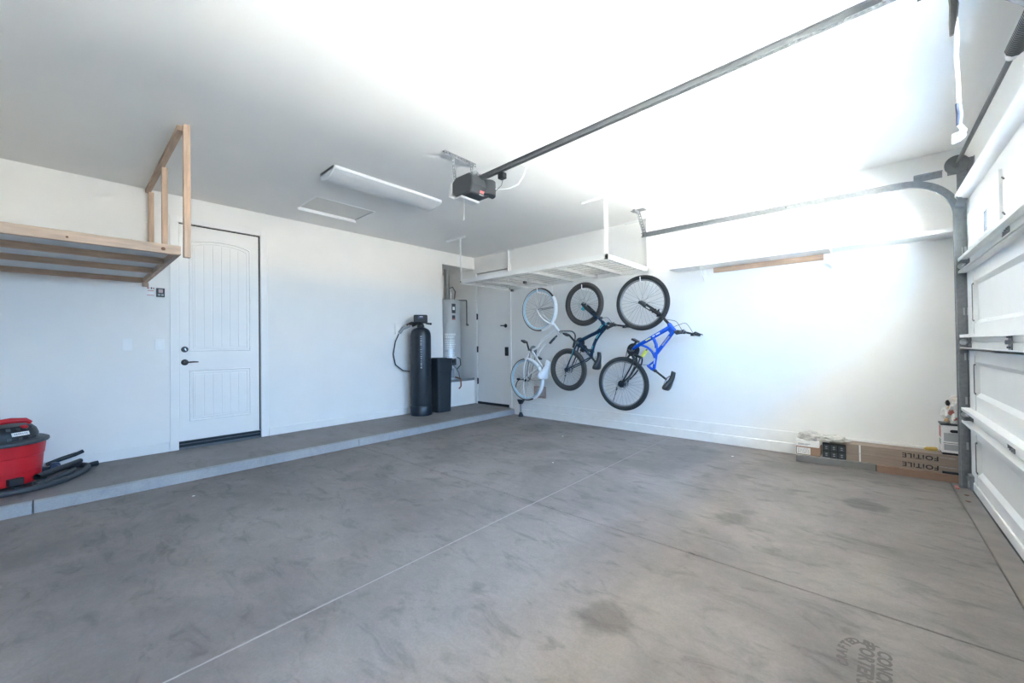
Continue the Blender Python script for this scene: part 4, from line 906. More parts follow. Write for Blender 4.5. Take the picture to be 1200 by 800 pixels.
# black carton with six printed cells
kb_ = solo_box('black_carton', 5.345, 5.525, -0.245, -0.219, 0.058, 0.205, M['ink'], 'black carton printed with six pale marks between the brown cartons', 'carton')
for i in range(3):
    for j in range(2):
        x = 5.376 + i * 0.059; z = 0.092 + j * 0.068
        part('cell', MB().box(x - 0.024, x + 0.024, -0.249, -0.2445, z - 0.028, z + 0.028), M['dgrey'], kb_, smooth=0, bevel=0.002)
        part('mark', MB().box(x - 0.008, x + 0.008, -0.2505, -0.249, z + 0.004, z + 0.013).box(x - 0.008, x + 0.008, -0.2505, -0.249, z - 0.013, z - 0.006), M['greyink'], kb_, smooth=0)
def crumple(c, r, amp, seed, n=4, freq=9.0, flat=None):
    b = bmesh.new(); bmesh.ops.create_icosphere(b, subdivisions=n, radius=1.0)
    v = []
    for q in b.verts:
        p = Vector(q.co)
        d = noise.noise(p * freq * 0.35 + Vector((seed, 0, 0))) * amp + abs(noise.noise(p * freq * 0.8 + Vector((0, seed, 0)))) * amp * 0.7 - abs(noise.noise(p * freq * 1.7 + Vector((0, 0, seed)))) * amp * 0.35
        p = p * (1 + d); p = Vector((c[0] + p.x * r[0], c[1] + p.y * r[1], c[2] + p.z * r[2]))
        if flat is not None: p.z = max(p.z, flat)
        v.append(p)
    f = [tuple(x.index for x in q.verts) for q in b.faces]
    b.free()
    return MB().add(v, f)
bg_ = thing('plastic_bag', 'crumpled whitish plastic bag draped over the cartons beside the stack', 'bag', (5.33, -0.17, 0.213))
part('bag', crumple((5.235, -0.19, 0.235), (0.105, 0.09, 0.055), 0.30, 3.0, freq=5.0, flat=0.2135).add(*(lambda k: (k.v, k.f))(crumple((5.43, -0.175, 0.240), (0.115, 0.08, 0.035), 0.32, 8.0, freq=5.0, flat=0.2185))), M['bagg'], bg_, smooth=50)
part('bag_print', crumple((5.285, -0.268, 0.228), (0.020, 0.012, 0.016), 0.5, 1.0, 2, flat=0.2135), M['greyink'], bg_, 'grey print on the bag')
# white printed carton with bag on top, near the track
wb = solo_box('white_carton', 6.170, 6.345, -0.195, -0.045, 0.236, 0.482, M['paperw'], 'white carton with oval hand hole standing on the flat cartons', 'carton')
part('tray', MB().box(6.175, 6.340, -0.188, -0.05, 0.2175, 0.2355), M['ink'], wb, 'black base under the carton', smooth=0)
part('lid_edge', MB().box(6.165, 6.350, -0.199, -0.041, 0.474, 0.486), M['dgrey'], wb, 'dark top edge', smooth=0)
hh = [(6.235 + (0.0 if k < 9 else 0.055) + 0.013 * math.cos(PI / 2 + PI * (k % 9) / 8 + (0 if k < 9 else PI)), 0.425 + 0.013 * math.sin(PI / 2 + PI * (k % 9) / 8 + (0 if k < 9 else PI))) for k in range(18)]
part('hand_hole', MB().prism(hh, -0.1965, -0.195, 'y'), M['ink'], wb, 'black oval hand hole', smooth=0)
for (a, b, c, d, k) in ((6.185, 6.268, 0.335, 0.408, 'greyink'), (6.185, 6.268, 0.258, 0.310, 'greyink'), (6.285, 6.34, 0.30, 0.41, 'greyink'), (6.285, 6.34, 0.258, 0.285, 'greyink'), (6.182, 6.27, 0.318, 0.322, 'ink'), (6.285, 6.34, 0.290, 0.294, 'ink')):
    part('print_block', MB().box(a, b, -0.1958, -0.195, c, d), M[k], wb, smooth=0)
part('side_print', MB().box(6.1692, 6.170, -0.17, -0.06, 0.36, 0.46), M['redink'], wb, smooth=0)
part('side_print', MB().box(6.1692, 6.170, -0.17, -0.06, 0.30, 0.345), M['greenink'], wb, smooth=0)
pb = thing('plastic_bag', 'upright white plastic bag with red and orange print on the white carton', 'bag', (6.26, -0.12, 0.487))
part('bag', crumple((6.262, -0.125, 0.575), (0.070, 0.062, 0.125), 0.42, 12.0, flat=0.487), M['bag'], pb, smooth=25)
part('bag_top', crumple((6.285, -0.13, 0.675), (0.048, 0.045, 0.050), 0.45, 5.0, 3), M['bagbeige'], pb, 'beige tied top', smooth=25)
for (x, y, z, a, k, s_) in ((6.235, -0.183, 0.585, 0.024, 'redink', 2), (6.255, -0.195, 0.535, 0.015, 'redink', 4), (6.222, -0.172, 0.625, 0.014, 'orangeink', 6), (6.205, -0.170, 0.515, 0.016, 'orangeink', 7)):
    part('bag_print', crumple((x, y, z), (a * 0.7, 0.006, a * 0.8), 0.9, s_, 3), M[k], pb, smooth=25)
part('black_tag', crumple((6.215, -0.165, 0.668), (0.014, 0.014, 0.026), 0.4, 2.2, 2), M['ink'], pb)
yp = thing('yellow_tube', 'small yellow tube lying on the flat cartons beside the white carton', 'tube', (6.13, -0.10, 0.218))
part('tube', MB().tube([(6.083, -0.12, 0.237), (6.146, -0.087, 0.237)], [0.017, 0.019], 14), M['yellowp'], yp)
part('cap', MB().tube([(6.070, -0.127, 0.236), (6.083, -0.12, 0.237)], [0.010, 0.012], 12), M['yellowp'], yp)

# ------------------------------------------------------------------ contractor's stamp pressed in the slab, floor litter
stamp = MB()
def put(txt, size, x, y, ang):
    stamp.text(txt, size, Matrix.Translation((x, y, 0.0002)) @ Matrix.Rotation(ang, 4, 'Z'), 0.0003, bold=0.0022)
mid = [("PORTER'S", 0.062, 5.672), ("CONCRETE", 0.058, 5.722)]
for t_, s_, x_ in mid:
    put(t_, s_, x_, -3.30 if x_ < 5.7 else -3.33, -PI / 2 - 0.03)
arc = 'CRAFTED BY'
for i, ch in enumerate(arc):
    a = PI * (0.40 + 0.75 * (1 - i / (len(arc) - 1)))
    put(ch, 0.042, 5.672 + 0.068 * math.cos(a), -3.29 + 0.13 * math.sin(a), math.atan2(0.13 * math.cos(a), -0.068 * math.sin(a)) + PI)
sl = [o for o in fl.children if o.name.startswith('slab')][2]
part('stamp', stamp, M['stamp'], sl, 'stamped lettering pressed into the slab', smooth=0)
random.seed(21)
for (x, y, lb) in ((3.25, -1.95, 'pale fleck on the concrete closest to the crossing of the floor joints'), (2.65, -0.9, 'pale fleck on the concrete in front of the navy bicycle'), (4.6, -0.55, 'pale fleck on the concrete between the pale floor joint and the small carton'), (1.5, -4.6, 'pale fleck on the concrete in front of the entry door, below the curb')):
    s_ = random.uniform(0.008, 0.014)
    solo('paint_fleck', MB().lathe([(s_, 0), (s_ * 0.7, 0.0015), (0, 0.002)], (x, y, 0.0), 'z', 7), M['labelw'], (x, y, 0), lb, 'fleck', 0, 0, 'pale flecks on the floor')
for (x, y, a) in ((6.26, -0.62, 0.3), (6.245, -0.80, 1.2)):
    solo('leaf_scrap', crumple((x, y, 0.004), (0.014, 0.008, 0.004), 0.8, a, 2, flat=-0.005), M['knot'], (x, y, -0.006), ('dark leaf scrap on the apron nearest the track' if a < 1 else 'dark leaf scrap on the apron farther from the track'), 'scrap')
solo('red_scrap', MB().box(6.222, 6.243, -0.44, -0.36, -0.006, 0.004), M['redink'], (6.25, -0.40, -0.006), 'flat red scrap on the floor at the foot of the door track', 'scrap', 0, 0.001)
# ------------------------------------------------------------------ bicycles hung by the front wheel, flat along the back wall
BY = -0.30
def P3(p, dy=0.0): return (p[0], BY + dy, p[1])
def curve2(pts, n=6):
    P = [Vector(p) for p in pts]; out = []
    for i in range(len(P) - 1):
        a = P[max(i - 1, 0)]; b = P[i]; c = P[i + 1]; d = P[min(i + 2, len(P) - 1)]
        for k in range(n):
            t = k / n
            out.append(0.5 * ((2 * b) + (c - a) * t + (2 * a - 5 * b + 4 * c - d) * t * t + (3 * b - a - 3 * c + d) * t ** 3))
    out.append(P[-1]); return out
def wheel(root, name, c, R, tr, tyre, rim, rimw, hubm, rotor=0.0, inner=0.0, cassette=0.0, whitewall=None, cap=0.0):
    cx, cz = c
    t = part(name, MB().torus((cx, BY, cz), R - tr, tr, 'y', 64, 12, 0.92), M[tyre], root, smooth=60)
    r0 = R - 2 * tr + 0.004
    part('rim', MB().ring([(r0, -rimw / 2), (r0, rimw / 2), (r0 - 0.008, rimw / 2), (r0 - 0.017, rimw * 0.22), (r0 - 0.017, -rimw * 0.22), (r0 - 0.008, -rimw / 2)], (cx, BY, cz), 'y', 64), M[rim], t, smooth=40)
    if whitewall:
        part('whitewall', MB().ring([(r0 + 0.004, -tr * 0.93), (r0 + 0.012, -tr * 0.99), (r0 + 0.012, -tr * 0.8), (r0 + 0.004, -tr * 0.8)], (cx, BY, cz), 'y', 64), M[whitewall], t, smooth=40)
    sp_ = MB(); N = 32
    for k in range(N):
        a = 2 * PI * k / N; s_ = 1 if k % 2 else -1; h = a + (0.9 if (k // 2) % 2 else -0.9)
        sp_.tube([(cx + 0.024 * math.cos(h), BY + s_ * 0.028, cz + 0.024 * math.sin(h)), (cx + (r0 - 0.012) * math.cos(a), BY, cz + (r0 - 0.012) * math.sin(a))], 0.0019, 4, caps=False)
    part('spokes', sp_, M['spoke'], t, smooth=40, kind='stuff')
    part('hub', MB().lathe([(0, -0.055), (0.010, -0.055), (0.010, -0.040), (0.026, -0.034), (0.026, -0.026), (0.016, -0.022), (0.016, 0.022), (0.026, 0.026), (0.026, 0.034), (0.010, 0.040), (0.010, 0.055), (0, 0.055)], (cx, BY, cz), 'y', 20), M[hubm], t)
    if cap:
        part('hub_cover', MB().lathe([(0, -0.062), (cap * 0.8, -0.060), (cap, -0.052), (cap, -0.044), (0, -0.044)], (cx, BY, cz), 'y', 24), M['black'], t)
    if rotor:
        rt = MB().ring([(rotor, -0.041), (rotor, -0.039), (rotor - 0.014, -0.039), (rotor - 0.014, -0.041)], (cx, BY, cz), 'y', 40)
        for k in range(6):
            a = PI * k / 3; rt.beam((cx + 0.012 * math.cos(a), BY - 0.040, cz + 0.012 * math.sin(a)), (cx + (rotor - 0.008) * math.cos(a + 0.4), BY - 0.040, cz + (rotor - 0.008) * math.sin(a + 0.4)), 0.008, 0.002, (0, 1, 0))
        part('brake_rotor', rt, M['alu'], t)
    if cassette:
        cs = MB()
        for k in range(6):
            cs.lathe([(0, 0.034 + k * 0.004), (cassette - k * 0.006, 0.034 + k * 0.004), (cassette - k * 0.006, 0.036 + k * 0.004), (0, 0.036 + k * 0.004)], (cx, BY, cz), 'y', 28)
        part('cassette', cs, M['dsteel'], t)
    return t
def saddle(root, nose, rear, w, m_, label, thick=0.030):
    n = Vector(P3(nose)); r = Vector(P3(rear)); L = (r - n); t = L.normalized(); up = Vector((t.z, 0, -t.x))   # top of the saddle faces away from the frame
    if up.x < 0: up = -up
    sd = Vector((0, 1, 0)); rows = []
    prof = [(0.0, 0.10), (0.06, 0.22), (0.25, 0.26), (0.45, 0.36), (0.62, 0.68), (0.78, 0.95), (0.90, 1.0), (0.97, 0.82), (1.0, 0.4)]
    v = []; k = 12
    for (u, wf) in prof:
        c = n + L * u + up * (0.012 * math.sin(u * 5.0))
        hw = w / 2 * wf; th_ = thick * (0.55 + 0.45 * wf)
        for q in range(k):
            a = 2 * PI * q / k
            v.append(c + sd * hw * math.cos(a) + up * th_ * (math.sin(a) if math.sin(a) > 0 else math.sin(a) * 0.9))
    f = [(i * k + q, i * k + (q + 1) % k, (i + 1) * k + (q + 1) % k, (i + 1) * k + q) for i in range(len(prof) - 1) for q in range(k)]
    f += [tuple(range(k - 1, -1, -1)), tuple((len(prof) - 1) * k + q for q in range(k))]
    s = part('saddle', MB().add(v, f), M[m_], root, label, smooth=60)
    part('saddle_rail', MB().tube([n + L * 0.25 - up * 0.02 + sd * 0.02, n + L * 0.45 - up * 0.05 + sd * 0.022, n + L * 0.75 - up * 0.05 + sd * 0.022, n + L * 0.88 - up * 0.02 + sd * 0.04], 0.0035, 6), M['dsteel'], s)
    part('saddle_rail', MB().tube([n + L * 0.25 - up * 0.02 - sd * 0.02, n + L * 0.45 - up * 0.05 - sd * 0.022, n + L * 0.75 - up * 0.05 - sd * 0.022, n + L * 0.88 - up * 0.02 - sd * 0.04], 0.0035, 6), M['dsteel'], s)
    return s
def crank(root, bb, a_dir, ring_r, ring_m='black', arm=0.17, teeth=36):
    cx, cz = bb; poly = []
    for k in range(teeth * 2):
        a = PI * k / teeth; r = ring_r + (0.004 if k % 2 else -0.002); poly.append((cx + r * math.cos(a), cz + r * math.sin(a)))
    cr = part('chainring', MB().prism(poly, BY + 0.042, BY + 0.046, 'y'), M[ring_m], root, smooth=0)
    part('bottom_bracket', MB().lathe([(0, -0.085), (0.012, -0.085), (0.012, -0.045), (0.022, -0.04), (0.022, 0.04), (0.012, 0.06), (0, 0.06)], (cx, BY, cz), 'y', 16), M['dsteel'], root)
    for s_ in (1, -1):
        e = (cx + s_ * arm * math.cos(a_dir), cz + s_ * arm * math.sin(a_dir)); y = 0.07 * s_ * -1
        ca = part('crank_arm', MB().beam((cx, BY + y, cz), (e[0], BY + y * 1.15, e[1]), 0.014, 0.028, (math.sin(a_dir), 0, -math.cos(a_dir))), M['black'], root, bevel=0.004)
        dy = 1 if y > 0 else -1
        pd = MB().obox((e[0], BY + y * 1.15 + dy * 0.058, e[1]), (0.085, 0.09, 0.026), (0, 0.5, 0)).tube([(e[0], BY + y * 1.15, e[1]), (e[0], BY + y * 1.15 + dy * 0.03, e[1])], 0.008, 8)
        part('pedal', pd, M['black'], ca, bevel=0.006)
def bars(root, c, y0, y1, dx0, dz0, dx1, dz1, r=0.013, rise=0.0, m_='black', lever=True):
    """straight or riser bar through c=(x,z); ends at depth y0 (near) and y1 (wall side)"""
    cx, cz = c; ym = BY
    pts = [(cx + dx0, y0, cz + dz0), (cx + dx0 * 0.6, y0 + (ym - y0) * 0.45, cz + dz0 * 0.6), (cx, ym - 0.04, cz), (cx, ym + 0.04, cz), (cx + dx1 * 0.6, y1 - (y1 - ym) * 0.45, cz + dz1 * 0.6), (cx + dx1, y1, cz + dz1)]
    part('handlebar', MB().tube(curve2(pts, 5), r, 10), M[m_], root, smooth=60)
    for (a, b) in ((pts[0], pts[1]), (pts[5], pts[4])):
        A = Vector(a); B = Vector(b); d = (B - A).normalized()
        part('grip', MB().tube([A - d * 0.006, A, A + d * 0.05, A + d * 0.115, A + d * 0.118], [0.015, 0.0185, 0.0165, 0.0185, 0.014], 12), M['black'], root)
        if lever:
            K = A + d * 0.135
            part('brake_lever', MB().tube([K, K + Vector((0.035, 0, 0.02)), K + Vector((0.052, 0, 0.005)) - d * 0.05, K + Vector((0.050, 0, 0.0)) - d * 0.11], [0.012, 0.009, 0.006, 0.006], 8).obox(K + Vector((0, 0, -0.012)), (0.035, 0.05, 0.03), (0, 0, 0)), M['blackm'], root)
    return pts
def chain(root, bb, ring_r, hub, r2):
    a = Vector((bb[0], bb[1])); b = Vector((hub[0], hub[1])); t = (b - a).normalized(); n = Vector((-t.y, t.x))
    for s_ in (1, -1):
        p = a + n * ring_r * s_; q = b + n * r2 * s_
        part('chain', MB().beam(P3(p, 0.044), P3(q, 0.046), 0.007, 0.009), M['dsteel'], root)
def hook(c, R, tr, label):
    cx, cz = c; zi = cz + R - 2 * tr - 0.035
    t = thing('bike_hook', label, 'hook', (cx, 0, zi), 'wall hooks holding the bicycles')
    part('wall_plate', MB().box(cx - 0.05, cx + 0.05, -0.008, -0.0005, zi - 0.14, zi + 0.14), M['white'], t, bevel=0.003)
    part('hook_arm', MB().tube(curve2([(cx, -0.006, zi - 0.02), (cx, -0.15, zi - 0.005), (cx, BY - tr - 0.006, zi), (cx - 0.003, BY - tr - 0.016, zi + 0.025), (cx - 0.006, BY - tr - 0.014, zi + 0.065)], 5), 0.0065, 10), M['white'], t, smooth=60)

# --- blue dual suspension mountain bike
fh, rh, R = (3.514, 1.752), (3.228, 0.684), 0.362
bk = thing('bicycle', 'blue mountain bicycle with yellow spring hung nearest the garage door', 'bicycle', (3.5, BY, rh[1] - R), 'bicycles hanging on the back wall')
wheel(bk, 'front_wheel', fh, R, 0.030, 'rubber', 'rimgrey', 0.030, 'black')
wheel(bk, 'rear_wheel', rh, R, 0.030, 'rubber', 'rimgrey', 0.030, 'black', cassette=0.062, rotor=0.085, cap=0.048)
crown = (3.752, 1.580)
fk = MB()
for s_ in (-0.062, 0.062):
    fk.tube([P3(fh, s_), P3((3.575, 1.700), s_), P3((3.66, 1.645), s_)], [0.018, 0.022, 0.020], 12)
    fk.lathe([(0, -0.012), (0.022, -0.012), (0.022, 0.012), (0, 0.012)], P3(fh, s_), 'y', 12)
fk.beam(P3((3.690, 1.622), -0.065), P3((3.690, 1.622), 0.065), 0.05, 0.028)
frk = part('fork', fk, M['black'], bk, 'black suspension fork')
st_ = MB()
for s_ in (-0.062, 0.062): st_.tube([P3((3.65, 1.652), s_), P3(crown, s_)], 0.0155, 12)
st_.beam(P3((3.757, 1.572), -0.080), P3((3.757, 1.572), 0.080), 0.05, 0.036)
st_.tube([P3((3.76, 1.57)), P3((3.862, 1.452))], 0.018, 12)
part('fork_crown', st_, M['blackm'], frk, smooth=40)
for s_ in (-0.062, 0.062):
    part('fork_decal', MB().beam(P3((3.600, 1.676 + 0.012), s_ * 1.37), P3((3.648, 1.645 + 0.012), s_ * 1.37), 0.003, 0.014, (0.5, 0, 0.8)), M['labelw'], frk, smooth=0)
part('brake_caliper', MB().tube([P3((3.72, 1.655), -0.05), P3((3.70, 1.64), -0.05), P3((3.745, 1.60), -0.055)], 0.010, 8).tube([P3((3.72, 1.655), 0.05), P3((3.70, 1.64), 0.05)], 0.010, 8), M['blackm'], frk)
fr = MB()
hlo, hhi = (3.855, 1.460), (3.925, 1.368)
fr.tube([P3(hlo), P3(hhi)], 0.027, 14)
fr.tube([P3((3.878, 1.425)), P3((3.62, 1.285)), P3((3.362, 1.150))], [0.028, 0.026, 0.023], 14)
fr.tube(curve2([P3((3.912, 1.368)), P3((3.80, 1.225)), P3((3.690, 1.090))], 4), 0.024, 14)
fr.tube(curve2([P3((3.652, 1.295)), P3((3.690, 1.20)), P3((3.686, 1.085)), P3((3.672, 0.98)), P3((3.655, 0.88))], 5), 0.021, 14)
fr.tube(curve2([P3((3.480, 1.205)), P3((3.57, 1.172)), P3((3.635, 1.115)), P3((3.668, 1.04))], 5), 0.015, 12)
fr.tube(curve2([P3((3.575, 0.940)), P3((3.62, 0.90)), P3((3.662, 0.875))], 4), 0.018, 12)
fr.tube([P3((3.59, 0.935)), P3((3.66, 0.99))], 0.013, 10)
fr.prism([(3.86, 1.435), (3.915, 1.372), (3.865, 1.345), (3.83, 1.395)], BY - 0.007, BY + 0.007, 'y')
frm = part('frame', fr, M['blue'], bk, 'blue frame', smooth=50)
def decal(parent, a, b, dy, w, m_):
    A = Vector(P3(a, dy)); B = Vector(P3(b, dy))
    part('decal', MB().beam(A, B, 0.003, w, Vector((0, 1, 0)).cross(B - A)), M[m_], parent, smooth=0)
decal(frm, (3.70, 1.330), (3.75, 1.355), -0.0285, 0.016, 'labelw'); decal(frm, (3.565, 1.258), (3.63, 1.292), -0.0275, 0.014, 'yellow'); decal(frm, (3.655, 1.306), (3.685, 1.322), -0.0285, 0.016, 'labelw')
decal(frm, (3.775, 1.192), (3.865, 1.305), -0.026, 0.014, 'greyink'); decal(frm, (3.688, 1.16), (3.686, 1.11), -0.023, 0.010, 'labelw'); decal(frm, (3.678, 1.03), (3.668, 0.96), -0.023, 0.010, 'labelw')
crank(bk, (3.362, 1.136), math.atan2(1.259 - 1.136, 3.477 - 3.362), 0.088)
chain(bk, (3.362, 1.136), 0.085, rh, 0.045)
sw = MB()
for s_ in (-0.062, 0.062):
    sw.tube(curve2([P3((3.395, 1.075), s_ * 0.5), P3((3.40, 0.97), s_), P3((3.30, 0.79), s_), P3(rh, s_)], 4), 0.011, 10)
    sw.tube(curve2([P3((3.49, 1.03), s_ * 0.5), P3((3.46, 0.94), s_), P3((3.36, 0.80), s_), P3(rh, s_)], 4), 0.010, 10)
sw.tube([P3((3.385, 1.08)), P3((3.495, 1.035))], 0.017, 10).beam(P3((3.385, 1.06), -0.03), P3((3.40, 0.99), 0.03), 0.02, 0.03)
part('swingarm', sw, M['black'], bk, 'black rear swingarm', smooth=50)
sk = MB(); a_ = Vector(P3((3.565, 1.140))); b_ = Vector(P3((3.497, 1.040))); t_ = (b_ - a_); tn = t_.normalized(); nn = Vector((0, 1, 0)); mm = tn.cross(nn)
hp = [a_ + t_ * (0.1 + 0.8 * q / 64) + (nn * math.cos(2 * PI * q / 9) + mm * math.sin(2 * PI * q / 9)) * 0.020 for q in range(65)]
sp_ = part('shock_spring', MB().tube(hp, 0.006, 6), M['yellow'], bk, 'yellow coil shock spring', smooth=60)
part('shock_body', MB().tube([a_ - t_ * 0.08, a_ + t_ * 1.08], 0.011, 12), M['dsteel'], sp_)
part('seat_post', MB().tube([P3((3.650, 0.895)), P3((3.682, 0.866)), P3((3.815, 0.765))], 0.0135, 12).tube([P3((3.655, 0.888)), P3((3.685, 0.863))], 0.021, 12), M['black'], bk)
saddle(bk, (3.902, 0.868), (3.812, 0.635), 0.20, 'black', None, 0.048)
part('stem', MB().tube([P3((3.925, 1.368)), P3((3.962, 1.335))], 0.020, 12).tube([P3((3.955, 1.342)), P3((4.03, 1.355))], 0.018, 12).tube([P3((4.035, 1.352), -0.025), P3((4.035, 1.352), 0.025)], 0.022, 12), M['black'], bk)
bars(bk, (4.035, 1.352), -0.575, -0.035, 0.02, 0.005, 0.10, -0.035)
part('brake_cable', MB().tube(curve2([(4.06, -0.44, 1.37), (4.02, -0.50, 1.47), (3.93, -0.46, 1.50), (3.80, -0.36, 1.52), (3.745, -0.35, 1.60)], 6), 0.003, 6), M['black'], bk)
part('shift_cable', MB().tube(curve2([(4.09, -0.15, 1.35), (4.03, -0.2, 1.46), (3.95, -0.27, 1.44), (3.88, -0.33, 1.40)], 6), 0.003, 6), M['black'], bk)
part('shift_cable', MB().tube(curve2([P3((3.58, 0.945), -0.02), P3((3.50, 0.95), -0.03), P3((3.42, 0.99), -0.03)], 5), 0.003, 6), M['black'], bk)
part('derailleur', MB().beam(P3((3.228, 0.684), 0.055), P3((3.14, 0.68), 0.06), 0.02, 0.028).tube([P3((3.15, 0.69), 0.06), P3((3.115, 0.64), 0.06), P3((3.10, 0.585), 0.06)], [0.014, 0.010, 0.014], 10).tube([P3((3.10, 0.585), 0.06), P3((3.065, 0.46), 0.055), P3((3.05, 0.40), 0.05)], 0.005, 6), M['blackm'], bk)
hook(fh, R, 0.027, 'white wall hook above the blue bicycle, holding its front wheel')

# --- navy hardtail mountain bike with fat brown tyres
fh, rh, R = (2.640, 1.802), (2.352, 0.846), 0.318
bn = thing('bicycle', 'dark navy mountain bicycle with wide brown tyres hung between the white and blue bicycles', 'bicycle', (2.65, BY, rh[1] - R), 'bicycles hanging on the back wall')
wheel(bn, 'front_wheel', fh, R, 0.034, 'rubberb', 'rubberb', 0.034, 'black', rotor=0.075)
wheel(bn, 'rear_wheel', rh, R, 0.034, 'rubberb', 'rubberb', 0.034, 'black', rotor=0.08, cassette=0.058, cap=0.035)
fk = MB()
for s_ in (-0.062, 0.062):
    fk.tube([P3(fh, s_), P3((2.705, 1.738), s_), P3((2.785, 1.668), s_)], [0.016, 0.021, 0.019], 12)
fk.beam(P3((2.805, 1.652), -0.063), P3((2.805, 1.652), 0.063), 0.04, 0.026)
frk = part('fork', fk, M['black'], bn, 'black suspension fork')
st_ = MB()
for s_ in (-0.062, 0.062): st_.tube([P3((2.78, 1.672), s_), P3((2.868, 1.595), s_)], 0.015, 12)
st_.beam(P3((2.872, 1.590), -0.078), P3((2.872, 1.590), 0.078), 0.046, 0.034).tube([P3((2.87, 1.592)), P3((2.945, 1.520))], 0.018, 12)
part('fork_crown', st_, M['navy'], frk, smooth=40)
part('brake_caliper', MB().obox(P3((2.665, 1.735), -0.062), (0.04, 0.03, 0.055), (0, 0.6, 0)), M['teal'], frk, 'teal brake caliper')
fr = MB()
fr.tube([P3((2.930, 1.530)), P3((3.005, 1.448))], 0.027, 14)
fr.tube(curve2([P3((2.952, 1.492)), P3((2.866, 1.400)), P3((2.715, 1.335)), P3((2.545, 1.262))], 5), [0.027] * 16, 14)
fr.tube(curve2([P3((2.985, 1.452)), P3((2.885, 1.352)), P3((2.812, 1.250)), P3((2.768, 1.130)), P3((2.745, 1.035))], 5), 0.024, 14)
fr.tube([P3((2.539, 1.25)), P3((2.645, 1.143)), P3((2.752, 1.03))], 0.018, 12)
for s_ in (-0.06, 0.06):
    fr.tube(curve2([P3((2.535, 1.24), s_ * 0.4), P3((2.46, 1.06), s_), P3(rh, s_)], 5), 0.011, 10)
    fr.tube(curve2([P3((2.735, 1.03), s_ * 0.4), P3((2.62, 0.965), s_), P3(rh, s_)], 5), 0.009, 10)
frm = part('frame', fr, M['navy'], bn, 'dark navy frame', smooth=50)
decal(frm, (2.905, 1.376), (2.845, 1.298), -0.0255, 0.012, 'teal'); decal(frm, (2.955, 1.485), (2.905, 1.44), -0.028, 0.016, 'teal'); decal(frm, (2.79, 1.2), (2.775, 1.15), -0.0255, 0.010, 'teal')
for s_ in (-0.073, ):
    decal(frm, (2.50, 1.15), (2.44, 1.02), s_, 0.008, 'teal')
crank(bn, (2.539, 1.245), math.atan2(1.379 - 1.245, 2.408 - 2.539), 0.075)
chain(bn, (2.539, 1.245), 0.072, rh, 0.042)
part('front_derailleur', MB().obox(P3((2.60, 1.16), 0.03), (0.06, 0.05, 0.10), (0, 0.5, 0)).tube([P3((2.62, 1.19)), P3((2.70, 1.10))], 0.006, 6), M['blackm'], bn, bevel=0.006)
part('water_bottle_cage', MB().tube(curve2([P3((2.66, 1.13), -0.04), P3((2.70, 1.16), -0.05), P3((2.73, 1.12), -0.05), P3((2.70, 1.07), -0.04)], 4), 0.004, 6).tube(curve2([P3((2.63, 1.19), -0.04), P3((2.67, 1.21), -0.05), P3((2.70, 1.18), -0.05)], 4), 0.004, 6), M['blackm'], bn)
part('seat_post', MB().tube([P3((2.745, 1.045)), P3((2.815, 0.965))], 0.0145, 12).tube([P3((2.742, 1.05)), P3((2.765, 1.022))], 0.022, 12), M['black'], bn)
saddle(bn, (2.872, 1.108), (2.838, 0.860), 0.19, 'black', None, 0.05)
part('stem', MB().tube([P3((3.005, 1.448)), P3((3.022, 1.430))], 0.020, 12).tube([P3((3.015, 1.445)), P3((3.11, 1.480))], 0.018, 12).tube([P3((3.12, 1.48), -0.025), P3((3.12, 1.48), 0.025)], 0.022, 12), M['black'], bn)
part('stem_cap', MB().tube([P3((2.985, 1.497), -0.01), P3((3.045, 1.515), -0.01)], 0.016, 10), M['teal'], bn, 'teal cable housing by the stem')
bars(bn, (3.12, 1.48), -0.565, -0.04, 0.04, 0.01, 0.13, -0.025)
part('brake_cable', MB().tube(curve2([(3.15, -0.43, 1.50), (3.12, -0.50, 1.57), (3.02, -0.45, 1.57), (2.92, -0.36, 1.56), (2.82, -0.35, 1.66), (2.68, -0.37, 1.75)], 6), 0.003, 6), M['black'], bn)
part('derailleur', MB().beam(P3(rh, 0.055), P3((2.285, 0.84), 0.06), 0.018, 0.026).tube([P3((2.29, 0.85), 0.06), P3((2.262, 0.79), 0.06), P3((2.255, 0.74), 0.06)], [0.013, 0.009, 0.013], 10).tube([P3((2.255, 0.74), 0.06), P3((2.225, 0.60), 0.05)], 0.004, 6), M['blackm'], bn)
hook(fh, R, 0.034, 'white wall hook above the navy bicycle, holding its front wheel')

